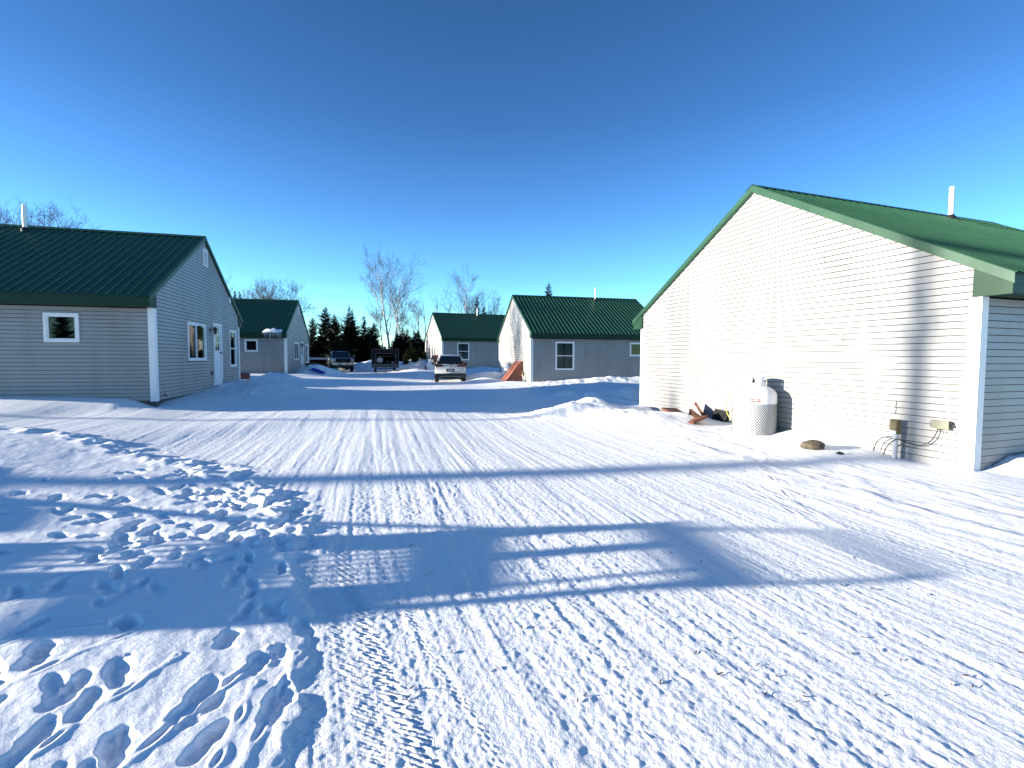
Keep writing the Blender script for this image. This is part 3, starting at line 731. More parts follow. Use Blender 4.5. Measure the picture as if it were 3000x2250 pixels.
# slab of snow with icicles on the second left house
X, Y, r, z, s = HOUSE['B']
t = thing('snow_slab', 'white slab of snow with icicles left on the roof edge', 'snow', (X, Y, z), r)
nb = 14; mb = MB(); rows = []
for i in range(nb+1):
    u = .22+(1.30-.22)*i/nb; row = []
    for j in range(9):
        y = -.46+.56*j/8*(.85+.15*math.sin(i*1.3)); e = math.sin(math.pi*min(1, max(0, i/nb)))**.5*math.sin(math.pi*min(1, (j+.3)/8.3))**.5
        row.append((u, y, ZT+SL*(max(y, -.36)+OV)+.02+.15*e+.02*math.sin(i*2.1+j)))
    rows.append(row)
vs = [p for r_ in rows for p in r_]
mb.add(vs, [(i*9+j, (i+1)*9+j, (i+1)*9+j+1, i*9+j+1) for i in range(nb) for j in range(8)], 0, True)
mb.add([(p[0], p[1], p[2]-.05) for p in vs], [(i*9, i*9+1, (i+1)*9+1, (i+1)*9) for i in range(nb)], 0, True)
mb.build('slab', M['snow'], t, mirror=True)
ic = MB(); rr = random.Random(3)
for i in range(14):
    u = .24+1.0*i/14+rr.uniform(-.02, .02); L = rr.uniform(.12, .5)
    ic.tube([(u, -.40, ZT-.02), (u, -.40, ZT-.02-L*.5), (u, -.40, ZT-.02-L)], [.014, .008, .001], 5)
ic.build('icicles', M['ice'], t, mirror=True)

# ------------------------------------------------------------------ propane tanks
def make_tank(label, h, x, y, dia=.80, top=1.08, netting=False, detail=True):
    p = hw(h, x, y); zb = gz(p[0], p[1])-.12
    t = thing('propane_tank', label, 'gas tank', (p[0], p[1], zb), HOUSE[h][2], 'white propane tanks beside the houses')
    H = HOUSE[h][3]+top-zb; r = dia/2
    b = MB(); prof = [(r*.93, .0), (r, .03), (r, H-.24)]
    for i in range(1, 9):
        a = math.pi/2*i/8; prof.append((r*max(.02, math.cos(a))**.75 if i < 8 else .02, H-.24+.24*math.sin(a)))
    b.lathe(prof, 48)
    b.lathe([(r+.002, H-.30), (r+.004, H-.297), (r+.002, H-.294)], 48)
    b.build('body', M['tank'], t)
    c = MB(); n = 64; m = 14; rc = .205; zc0, zc1 = H-.055, H+.165
    hole = lambda a, z: ((a-5.05)/.30)**2+((z-(H+.085))/.042)**2 < 1 or ((a-3.75)/.16)**2+((z-(H+.09))/.06)**2 < 1 or (abs((a % .78)-.39) < .22 and z < H-.005)
    for i in range(n):
        for j in range(m):
            a0, a1 = 2*math.pi*i/n, 2*math.pi*(i+1)/n; z0, z1 = zc0+(zc1-zc0)*j/m, zc0+(zc1-zc0)*(j+1)/m
            if hole((a0+a1)/2, (z0+z1)/2): continue
            for rr_ in (rc, rc-.006):
                c.add([(rr_*math.cos(a0), rr_*math.sin(a0), z0), (rr_*math.cos(a1), rr_*math.sin(a1), z0), (rr_*math.cos(a1), rr_*math.sin(a1), z1), (rr_*math.cos(a0), rr_*math.sin(a0), z1)], [(0, 1, 2, 3)], 0, True)
    c.lathe([(rc+.006, zc1-.012), (rc+.010, zc1), (rc-.012, zc1), (rc-.010, zc1-.012)], 48)
    c.build('collar', M['tank'], t)
    v = MB(); v.tube([(0, 0, H-.02), (0, 0, H+.09)], .035, 10); v.tube([(-.06, 0, H+.05), (.06, 0, H+.05)], .022, 10)
    v.build('valve', M['black'], t)
    if netting:
        g = MB(); R_ = r+.006; zt, z0 = H-.37, .0; pitch = .058; ns = 56
        for sgn in (1, -1):
            for k in range(ns):
                a = 2*math.pi*k/ns; pts = []; zz = zt; n_ = int((zt-z0)/(pitch/2))
                slope = (2*math.pi/ns/2)/(pitch/2)*sgn
                seg = 14
                for i in range(seg+1):
                    z_ = zt-(zt-z0)*i/seg; an = a+slope*(zt-z_); pts.append((an, z_))
                for (a0, za), (a1, zb_) in zip(pts[:-1], pts[1:]):
                    w = .0058
                    dx = w; 
                    g.add([(R_*math.cos(a0-dx/R_), R_*math.sin(a0-dx/R_), za), (R_*math.cos(a0+dx/R_), R_*math.sin(a0+dx/R_), za),
                           (R_*math.cos(a1+dx/R_), R_*math.sin(a1+dx/R_), zb_), (R_*math.cos(a1-dx/R_), R_*math.sin(a1-dx/R_), zb_)], [(0, 1, 2, 3)])
        g.build('netting', M['strand'], t)
        s = MB(); Rs = r+.004      # warning sticker: two rows of red words on white
        def patch(a0, a1, z0_, z1_, mi, off=0):
            for i in range(4):
                b0, b1 = a0+(a1-a0)*i/4, a0+(a1-a0)*(i+1)/4; q = Rs+off
                s.add([(q*math.cos(b0), q*math.sin(b0), z0_), (q*math.cos(b1), q*math.sin(b1), z0_), (q*math.cos(b1), q*math.sin(b1), z1_), (q*math.cos(b0), q*math.sin(b0), z1_)], [(0, 1, 2, 3)], mi)
        A = -2.62
        patch(A, A+.55, H-.385, H-.255, 0)
        for zz in (H-.30, H-.335):
            patch(A+.03, A+.29, zz+.006, zz+.036-.004, 1, .0015); patch(A+.33, A+.52, zz+.006, zz+.036-.004, 1, .0015)
        s.build('sticker', [M['tank'], M['red']], t)
    return t
make_tank('large white propane tank with netted lower half against the near right gable', 'R', -.47, 3.44, .82, 1.06, netting=True)
make_tank('white propane tank half hidden behind the brown hatch of the middle right house', 'C', -.5, 3.35, .72, .95)
make_tank('white propane tank just left of the parked white car', 'D', -.85, .75, .74, .62)

def cellar_hatch(h, label, y0=1.54, y1=2.95, d=1.0, hh=1.18):
    t = thing('cellar_hatch', label, 'cellar hatch', hw(h, 0, 0, 0), HOUSE[h][2], 'brown steel cellar hatches')
    b = MB()
    b.prism([(-.02, -.35), (-.02, hh), (-.14, hh), (-d, .06), (-d, -.35)], y0, y0+.03, 'y')
    b.prism([(-.02, -.35), (-.02, hh), (-.14, hh), (-d, .06), (-d, -.35)], y1-.03, y1, 'y')
    b.box(-.14, -.02, y0-.03, y1+.03, hh, hh+.02)
    b.build('frame', M['rust'], t)
    for k in range(2):
        l = MB(); a = y0-.02+(y1-y0+.04)/2*k; e = a+(y1-y0+.04)/2-.01
        l.prism([(-.14, hh+.004), (-.14, hh+.03), (-d-.02, .09), (-d-.02, .062)], a, e, 'y')
        l.prism([(-.30, hh-.12), (-.30, hh-.095), (-d+.13, .26), (-d+.13, .235)], a+.08, e-.08, 'y')
        l.build('hatch_door', M['rust'], t, bevel=.004)
    return t
cellar_hatch('C', 'brown sloping cellar hatch on the sunlit gable right of the drive')
cellar_hatch('D', 'small brown cellar hatch behind the white tank by the parked car')

# broken hatch panels buried beside the near right house
def panel(label, c, rot, size, mname='rust2'):
    b = MB(); a, w = size
    b.box(-a/2, a/2, -w/2, w/2, -.012, .012); b.box(-a/2, a/2, -w/2, -w/2+.02, -.05, -.012); b.box(-a/2, a/2, w/2-.02, w/2, -.05, -.012)
    b.box(-a/2, -a/2+.02, -w/2+.02, w/2-.02, -.05, -.012); b.box(-a/2+.1, a/2-.1, -w/2+.10, -w/2+.13, .012, .026)
    o = b.build('hatch_panel', M[mname], None, bevel=.003); o.location = c; o.rotation_euler = rot
    tag(o, label, 'metal panel', 'loose brown metal panels by the tank'); return o
def on_snow(x, y, up):
    p_ = hw('R', x, y); return (p_[0], p_[1], gz(p_[0], p_[1])+up)
panel('brown panel corner poking out of the drift near the far end of the gable', on_snow(-.25, 6.2, .03), (R(14), R(4), .34), (.45, .55))
panel('brown panel leaning up against the wall behind the snow drift', on_snow(-.20, 5.25, .10), (R(55), R(-24), .34+1.2), (.46, .42))
panel('dark panel leaning on the wall right of the brown ones', on_snow(-.10, 4.80, .06), (R(8), R(-68), .34), (.40, .40), 'panelblack')
panel('long brown panel lying tilted on the snow left of the tank', on_snow(-.85, 4.75, .07), (R(-22), R(12), .34+1.25), (.66, .36))
panel('short brown panel propped behind the long one', on_snow(-.62, 5.0, .10), (R(38), R(25), .34+.9), (.38, .30), 'rustd')

gl = MB(); pts = []
for i in range(25):
    a = i/24; y = 4.55-.50*a+.62*math.sin(a*math.pi)*1.0; zz = .12+.82*a; pts.append(hw('R', -.10-.2*a, 4.28+.42*math.sin(a*math.pi)-.38*a, .06+.98*a))
gl.tube(pts, .008, 8)
tag(gl.build('gas_hose', M['yellow']), 'thin yellow gas hose curving up behind the large tank', 'hose')

# rock
def rock(name, label, loc, rx, ry, rz, seed, m='rock'):
    bm = bmesh.new(); bmesh.ops.create_icosphere(bm, subdivisions=4, radius=1)
    for v in bm.verts:
        n = v.co.copy(); k = 1+.13*math.sin(n.x*2.3+seed)+.08*math.sin(n.y*4.1+seed*2)+.05*math.sin(n.z*6+n.x*5+seed)
        v.co = Vector((n.x*rx*k, n.y*ry*k, n.z*rz*k*(1 if n.z > 0 else .7)))
    me = bpy.data.meshes.new(name); bm.to_mesh(me); bm.free()
    for q in me.polygons: q.use_smooth = True
    me.materials.append(M[m]); o = bpy.data.objects.new(name, me); COL.objects.link(o); o.location = loc
    tag(o, label, 'rock'); return o
rx_, ry_ = 4.96, 8.05
rock('rock', 'rounded brown rock resting on the snow drift by the near right house', (rx_, ry_, gz(rx_, ry_)+.03), .20, .15, .085, 1.0)
rock('rock', 'small dark stone in the snow just right of the rounded rock', (5.22, 7.72, gz(5.22, 7.72)+.0), .055, .05, .04, 4.0, 'black')

# ------------------------------------------------------------------ utility boxes on the near right gable
def pedestal(h, label, u=.945, d=.16, scale=1.0, cables=True):
    t = thing('meter_pedestal', label, 'utility post', hw(h, 0, 0, 0), HOUSE[h][2], 'utility posts on the gables')
    a = MB(); a.tube([(-d, u-.01, -.35), (-d, u-.01, .40)], .034, 16); a.lathe([(.042, .34), (.046, .36), (.046, .40)], 16, c=(-d, u-.01, 0)); a.build('conduit', M['conduit'], t)
    b = MB(); b.prism([(-d-.06, .40), (-d+.055, .40), (-d+.055, .615), (-d+.03, .63), (-d-.03, .63), (-d-.06, .60)], u-.055, u+.055, 'y'); b.build('housing', M['tan'], t, bevel=.008)
    c = MB(); c.prism([(-d-.064, .405), (-d-.0605, .405), (-d-.0605, .455), (-d-.064, .455)], u-.05, u+.05, 'y'); c.build('cover_strip', M['white'], t)
    return t
pedestal('R', 'tan topped utility post standing at the near end of the sunlit gable')
pedestal('C', 'small tan utility post right of the brown cellar hatch')
t = thing('junction_box', 'khaki junction box fixed to the siding near the corner of the near right house', 'utility box', hw('R', 0, 0, 0), HOUSE['R'][2])
b = MB(); b.box(-.09, -.016, .27, .50, .555, .675); b.box(-.086, -.02, .50, .518, .575, .60); b.box(-.086, -.02, .50, .518, .63, .655); b.build('enclosure', M['khaki'], t, bevel=.006)
b = MB(); b.box(-.098, -.0905, .262, .415, .548, .682); b.build('cover', M['khaki'], t, bevel=.004)
b = MB(); b.tube([(-.06, .27, .60), (-.06, .245, .60)], .012, 8); b.tube([(-.06, .27, .64), (-.06, .24, .64)], .016, 8); b.tube([(-.05, .25, .66), (-.05, .235, .62), (-.05, .24, .58)], .008, 6)
b.build('side_gland', M['black'], t); b = MB(); b.tube([(-.06, .41, .555), (-.06, .41, .53)], .02, 8); b.build('cable_gland', M['black'], t); b = MB(); b.tube([(-.05, .335, .555), (-.05, .335, .54)], .02, 8)
b.tube([(-.06, .35, .54), (-.06, .345, .49), (-.06, .35, .45), (-.06, .335, .445)], .004, 6); b.build('ground_wire', M['black'], t)
def cable(label, pts, rad, mname='black', name='cable'):
    V = [Vector(hw('R', *q)) for q in pts]; out = []
    for i in range(len(V)-1):
        p0 = V[max(i-1, 0)]; p1 = V[i]; p2 = V[i+1]; p3 = V[min(i+2, len(V)-1)]
        for k in range(8):
            s_ = k/8; out.append(.5*((2*p1)+(-p0+p2)*s_+(2*p0-5*p1+4*p2-p3)*s_*s_+(-p0+3*p1-3*p2+p3)*s_**3))
    out.append(V[-1]); c = MB(); c.tube(out, rad, 8)
    return tag(c.build(name, M[mname]), label, 'cable', 'black cables on the near right gable')
cable('black cable arching from the snow to the left side of the utility post', [(-.14, 1.30, -.05), (-.14, 1.27, .10), (-.15, 1.22, .23), (-.16, 1.12, .315), (-.16, 1.03, .34), (-.16, .97, .345)], .0075)
cable('black cable drooping from the utility post up to the junction box', [(-.18, 1.10, -.03), (-.18, 1.07, .12), (-.19, 1.02, .21), (-.20, .93, .30), (-.20, .885, .325), (-.14, .78, .285), (-.10, .66, .26), (-.09, .54, .305), (-.08, .46, .40), (-.07, .43, .48), (-.06, .41, .55)], .0075)
cable('thin grey wire looping low between utility post and junction box', [(-.12, .87, .31), (-.10, .86, .24), (-.08, .80, .215), (-.06, .74, .21), (-.06, .70, .235), (-.08, .66, .26)], .004, 'steelgrey')

# ------------------------------------------------------------------ things by the left houses
bx, by = -12.15, 21.95; t = thing('barrel', 'dark red plastic barrel in the snow at the far corner of the near left house', 'barrel', (bx, by, gz(bx, by)-.05))
mb = MB(); mb.lathe([(.29, 0), (.33, .25), (.345, .48), (.345, .50)], 28); mb.lathe([(.345, .50), (.37, .50), (.375, .53), (.37, .56), (.34, .575), (.28, .60), (.02, .62)], 28)
for q in (.16, .33): mb.lathe([(.315+.03*q/.3, q-.015), (.335+.03*q/.3, q), (.315+.03*q/.3, q+.015)], 28)
mb.build('tub', M['barrel'], t); mb = MB(); mb.box(.34, .40, -.06, .06, .40, .43); mb.box(-.40, -.34, -.06, .06, .40, .43); mb.build('handle', M['barrel'], t)
bx, by, bz = hw('B', 0, 0, 0)
px, py, _ = hw('B', -.55, 5.1); t = thing('tub', 'brown tub half buried behind the snow heap at the second left house', 'tub', (px, py, gz(px, py)-.1))
mb = MB(); mb.lathe([(.26, 0), (.32, .45), (.36, .47), (.36, .52), (.30, .54), (.02, .55)], 24); mb.build('tub_body', M['rustd'], t)
# blue sled
def sled():
    px, py = -12.75, 32.0; t = thing('sled', 'long blue plastic sled lying down the side of the snow heap', 'sled', (px, py, 0))
    n = 16; mb = MB(); vs = []
    a0 = Vector((-13.18, 32.0, 0)); b0 = Vector((-12.2, 31.75, 0))
    d = (b0-a0).normalized(); w = Vector((-d.y, d.x, 0))
    for i in range(n+1):
        s_ = i/n; c = a0.lerp(b0, s_); z = gz(c.x, c.y)
        hw_ = .27*math.sin(math.pi*min(1, max(0, .12+s_*.76)))**.35
        for j, (k, up) in enumerate(((-1, .10), (-.92, .07), (-.7, .03), (0, .03), (.7, .03), (.92, .07), (1, .10))):
            q = c+w*hw_*k; vs.append((q.x-px, q.y-py, gz(q.x, q.y)*.35+z*.65+up+.02))
    mb.add(vs, [(i*7+j, (i+1)*7+j, (i+1)*7+j+1, i*7+j+1) for i in range(n) for j in range(6)], 0, True)
    o = mb.build('shell', M['blue'], t); s2 = o.modifiers.new('solid', 'SOLIDIFY'); s2.thickness = .012
sled()
px, py = -12.25, 33.9; t = thing('bin', 'pale green grey bin standing in the snow in front of the pickup', 'bin', (px, py, .42))
mb = MB(); mb.prism([(-.17, 0), (.17, 0), (.20, .46), (-.20, .46)], -.16, .16, 'y'); mb.build('bin_body', M['bin'], t, bevel=.01)
mb = MB(); mb.box(-.215, .215, -.185, .185, .46, .50); mb.build('rim', M['bin'], t, bevel=.01)

# ------------------------------------------------------------------ vehicles
def wheel(root, x, y, r, w, rimm='chrome'):
    t = MB(); h = w/2
    t.lathe([(r*.62, -h), (r*.93, -h), (r, -h*.7), (r, h*.7), (r*.93, h), (r*.62, h)], 28, c=(x, y, r), axis='x')
    for k in range(36):
        a = 2*math.pi*k/36; t.box(-h*.75, h*.75, -.012, .012, r-.002, r+.009, mx=Matrix.Translation((x, y, r)) @ Matrix.Rotation(a, 4, 'X'))
    tyre = t.build('wheel', M['rubber'], root)
    m = MB(); s = 1 if x > 0 else -1
    m.lathe([(.001, s*h*.55), (r*.16, s*h*.6), (r*.18, s*h*.4), (r*.30, s*h*.25), (r*.58, s*h*.7), (r*.63, s*h*.9)], 24, c=(x, y, r), axis='x')
    for k in range(5):
        a = 2*math.pi*k/5; m.box(-.02+s*h*.55, .02+s*h*.55, -.03, .03, r*.12, r*.6, mx=Matrix.Translation((x, y, r)) @ Matrix.Rotation(a, 4, 'X'))
    m.build('rim', M[rimm], tyre)

def loft(mb, stations, mi=0, smooth=False):
    """stations: (y, [(x,z)...]) half profiles bottom to top, mirrored"""
    rings = []
    for y, pr in stations:
        ring = [(x, y, z) for x, z in pr]+[(-x, y, z) for x, z in reversed(pr)]
        rings.append(ring)
    n = len(rings[0]); vs = [v for r_ in rings for v in r_]
    fs = [(i*n+k, i*n+(k+1) % n, (i+1)*n+(k+1) % n, (i+1)*n+k) for i in range(len(rings)-1) for k in range(n)]
    fs += [tuple(range(n)), tuple(reversed(range((len(rings)-1)*n, len(rings)*n)))]
    mb.add(vs, fs, mi, smooth)

def make_suv():
    px, py = -3.95, 31.0; hd = R(8.5)
    t = thing('parked_car', 'white compact sport utility car parked facing away on the drive', 'car', (px, py, gz(px, py)-.01), hd)
    b = MB()
    def low(y, w, zb, zt, sh):   # half profile
        return (y, [(w*.80, zb), (w*.97, zb+.05), (w, zb+.28), (w, zb+.5), (w*.985, zt-.12), (w*.93, zt-.01), (w*.86, zt)])
    loft(b, [low(-2.25, .80, .48, .98, 0), low(-2.18, .87, .46, 1.04, 0), low(-1.9, .915, .40, 1.07, 0), low(-1.2, .925, .36, 1.06, 0), low(0, .925, .33, 1.04, 0), low(1.1, .92, .36, 1.02, 0), low(1.7, .90, .40, .97, 0), low(2.15, .84, .45, .86, 0), low(2.3, .70, .5, .74, 0)], 0, True)
    # cabin
    loft(b, [(-2.14, [(.80, 1.03), (.78, 1.08), (.72, 1.14)]), (-1.95, [(.84, 1.03), (.76, 1.32), (.67, 1.42)]), (-1.74, [(.86, 1.03), (.72, 1.50), (.60, 1.60)]), (-1.45, [(.87, 1.03), (.70, 1.56), (.57, 1.655)]), (-.4, [(.87, 1.02), (.71, 1.58), (.58, 1.68)]), (.35, [(.87, 1.01), (.70, 1.55), (.57, 1.64)]), (1.15, [(.84, 1.0), (.78, 1.10), (.66, 1.14)])], 0, True)
    body = b.build('body', M['suv'], t)
    c = MB()  # black lower cladding and bumper
    c.prism([(-.84, .30), (.84, .30), (.90, .42), (.89, .56), (-.89, .56), (-.90, .42)], -2.29, -2.05, 'y')
    c.box(-.60, .60, -2.2, -1.9, .24, .31)
    for s in (-1, 1): c.box(s*.935-.012, s*.935+.012, -1.9, 1.8, .32, .46)
    c.build('bumper', M['black'], t, bevel=.01)
    c = MB(); c.prism([(-.62, .385), (-.30, .405), (.30, .405), (.62, .385), (.62, .365), (.30, .385), (-.30, .385), (-.62, .365)], -2.302, -2.288, 'y'); c.build('bumper_trim', M['chrome'], t)
    g = MB(); # rear window follows the tailgate
    g.add([(-.71, -2.205, 1.12), (.71, -2.205, 1.12), (.56, -1.84, 1.60), (-.56, -1.84, 1.60), (-.71, -2.17, 1.11), (.71, -2.17, 1.11), (.56, -1.80, 1.58), (-.56, -1.80, 1.58)], [(0, 1, 2, 3), (4, 5, 6, 7), (0, 1, 5, 4), (1, 2, 6, 5), (2, 3, 7, 6), (3, 0, 4, 7)])
    g.build('rear_window', M['carglass'], t)
    for s in (-1, 1):
        g = MB(); g.prism([(-1.7, 1.12), (1.0, 1.08), (.45, 1.50), (-1.40, 1.52)], 0, .012, 'x')
        g.v = [(s*(.872-.33*(z-1.05)/1.0+x), y, z) for x, y, z in g.v]; g.build('side_window', M['carglass'], t)
        l = MB(); P = [(s*.93, 1.02), (s*.915, 1.12), (s*.60, 1.10), (s*.40, 1.05), (s*.40, .99), (s*.50, .955), (s*.80, .94)]
        l.prism(P, -2.262, -2.14, 'y'); l.box(min(s*.70, s*.79), max(s*.70, s*.79), -2.15, -2.0, 1.12, 1.30)
        l.build('tail_light', M['tail'], t)
        m = MB(); m.prism([(s*.93, 1.04), (s*1.13, 1.02), (s*1.16, 1.10), (s*1.12, 1.20), (s*.97, 1.18)], .72, .88, 'y'); m.build('side_mirror', M['black'], t, bevel=.015)
        rr_ = MB(); rr_.tube([(s*.60, -1.55, 1.66), (s*.60, -1.3, 1.72), (s*.60, -.2, 1.74), (s*.58, .3, 1.68)], .017, 8); rr_.build('roof_rail', M['chrome'], t)
    sp = MB(); sp.prism([(-1.66, 1.64), (-1.92, 1.60), (-1.90, 1.575), (-1.64, 1.58)], -.56, .56, 'x'); sp.build('spoiler', M['suv'], t)
    f = MB(); f.prism([(-.5, 1.68), (-.35, 1.68), (-.44, 1.77)], -.012, .012, 'x'); f.v = [(x, y-1.0, z-.01) for x, y, z in f.v]; f.build('antenna_fin', M['suv'], t)
    p = MB(); p.box(-.24, .24, -2.275, -2.24, .66, .84); p.build('plate_recess', M['black'], t); p = MB(); p.box(-.155, .155, -2.284, -2.276, .69, .81); p.build('number_plate', M['plate'], t)
    e = MB(); e.lathe([(.001, -2.285), (.075, -2.28), (.085, -2.25)], 20, c=(0, 0, 1.02), axis='y'); e.box(-.32, .32, -2.268, -2.24, 1.045, 1.062); e.build('rear_emblem', M['chrome'], t)
    w = MB(); w.box(-.02, .32, -2.215, -2.195, 1.14, 1.15); w.build('wiper', M['black'], t)
    for x in (-.80, .80):
        for y in (-1.35, 1.35): wheel(t, x, y, .36, .24)
    for x in (-.5, .5):
        q = MB(); q.tube([(x, -2.0, .29), (x, -2.31, .29)], .035, 10); q.build('exhaust_tip', M['chrome'], t)
make_suv()

def make_truck():
    px, py = -17.3, 49.3; hd = R(180+25.5)
    t = thing('pickup_truck', 'warm grey pickup truck facing the camera in front of the spruces', 'pickup truck', (px, py, gz(px, py)-.02), hd)
    b = MB()   # local +y is forward
    def pr(y, w, zb, zt): return (y, [(w*.9, zb), (w, zb+.06), (w, zt-.16), (w*.96, zt-.04), (w*.86, zt)])
    loft(b, [pr(-3.0, .99, .62, 1.42), pr(-2.9, 1.0, .60, 1.44), pr(-.95, 1.01, .58, 1.44), pr(-.9, 1.01, .58, 1.32), pr(1.15, 1.01, .56, 1.34), pr(1.25, 1.01, .58, 1.38), pr(2.55, .99, .62, 1.33), pr(2.78, .97, .66, 1.27)], 0, False)
    loft(b, [(-.9, [(.95, 1.25), (.86, 1.75), (.74, 1.96)]), (-.7, [(.96, 1.25), (.84, 1.90), (.72, 2.0)]), (.35, [(.96, 1.25), (.84, 1.92), (.72, 2.02)]), (.62, [(.96, 1.25), (.84, 1.86), (.72, 1.96)]), (1.32, [(.97, 1.25), (.95, 1.36), (.88, 1.40)])], 0, False)
    # hood dome
    loft(b, [(1.25, [(.70, 1.33), (.66, 1.42)]), (2.5, [(.68, 1.28), (.62, 1.38)]), (2.7, [(.60, 1.24), (.55, 1.28)])], 0, False)
    b.build('body', M['truck'], t, bevel=.02)
    g = MB(); g.quad((-.84, 1.27, 1.425), (.84, 1.27, 1.425), (.70, .66, 1.94), (-.70, .66, 1.94)); g.quad((-.70, .69, 1.945), (.70, .69, 1.945), (.84, 1.30, 1.43), (-.84, 1.30, 1.43)); g.build('windshield', M['carglass'], t)
    for s in (-1, 1):
        g = MB(); g.prism([(-.75, 1.38), (1.05, 1.38), (.55, 1.84), (-.65, 1.84)], 0, .012, 'x'); g.v = [(s*(.975-.19*(z-1.25)+x), y, z) for x, y, z in g.v]; g.build('side_window', M['carglass'], t)
        m = MB(); m.box(min(s*1.12, s*1.34), max(s*1.12, s*1.34), .86, .98, 1.38, 1.66); m.tube([(s*.97, .9, 1.42), (s*1.15, .92, 1.46)], .03, 6); m.build('side_mirror', M['truck'], t, bevel=.02)
        l = MB(); P = [(s*.97, .98), (s*.97, 1.26), (s*.66, 1.26), (s*.66, 1.21), (s*.90, 1.20), (s*.90, 1.14), (s*.70, 1.14), (s*.70, 1.10), (s*.90, 1.10), (s*.90, .98)]
        l.prism(P, 2.70, 2.815, 'y'); l.build('headlight', M['lamp'], t)
        l2 = MB(); l2.lathe([(.001, 2.90), (.07, 2.89), (.08, 2.86)], 14, c=(s*.78, 0, .74), axis='y'); l2.build('fog_light', M['lamp'], t)
        st = MB(); st.box(min(s*.92, s*1.08), max(s*.92, s*1.08), -.9, 1.2, .46, .50); st.build('side_step', M['black'], t)
    k = MB(); k.box(-.66, .66, 2.74, 2.83, .90, 1.27); k.build('grille_back', M['panelblack'], t)
    k = MB()
    for z in (.98, 1.19): k.box(-.64, .64, 2.83, 2.845, z-.018, z+.018)
    k.box(-.68, -.655, 2.78, 2.85, .90, 1.27); k.box(.655, .68, 2.78, 2.85, .90, 1.27); k.build('grille', M['panelblack'], t)
    e = MB(); n = 20; e.prism([(.12*math.cos(a), 1.085+.05*math.sin(a)) for a in np.linspace(0, 2*math.pi, n, endpoint=False)], 2.845, 2.86, 'y'); e.build('front_emblem', M['steelgrey'], t)
    bp = MB(); bp.prism([(-1.0, .66), (1.0, .66), (1.01, .86), (.98, .90), (-.98, .90), (-1.01, .86)], 2.70, 2.88, 'y'); bp.build('bumper', M['chrome'], t, bevel=.02)
    v = MB(); v.box(-.52, -.20, 2.875, 2.89, .72, .82); v.box(.20, .52, 2.875, 2.89, .72, .82); v.build('bumper_vent', M['black'], t)
    p = MB(); p.box(-.155, .155, 2.885, 2.895, .72, .83); p.build('number_plate', M['white'], t)
    u = MB(); u.prism([(-.80, .50), (.80, .50), (.9, .66), (-.9, .66)], 2.3, 2.75, 'y'); u.box(-.3, .3, -2.5, 2.4, .40, .56); u.tube([(-.8, 1.9, .42), (.8, 1.9, .42)], .06, 8); u.lathe([(.001, 1.8), (.15, 1.84), (.15, 1.96), (.001, 2.0)], 14, c=(-.15, 0, .42), axis='y'); u.build('underbody', M['black'], t)
    for x in (-.86, .86):
        for y in (-1.9, 1.9): wheel(t, x, y, .42, .28, 'steelgrey')
        f = MB(); f.lathe([(.44, .0), (.49, .02), (.49, .04)], 24, c=(x*1.17, 1.9, .45), axis='x'); f.build('wheel_arch', M['black'], t)
make_truck()

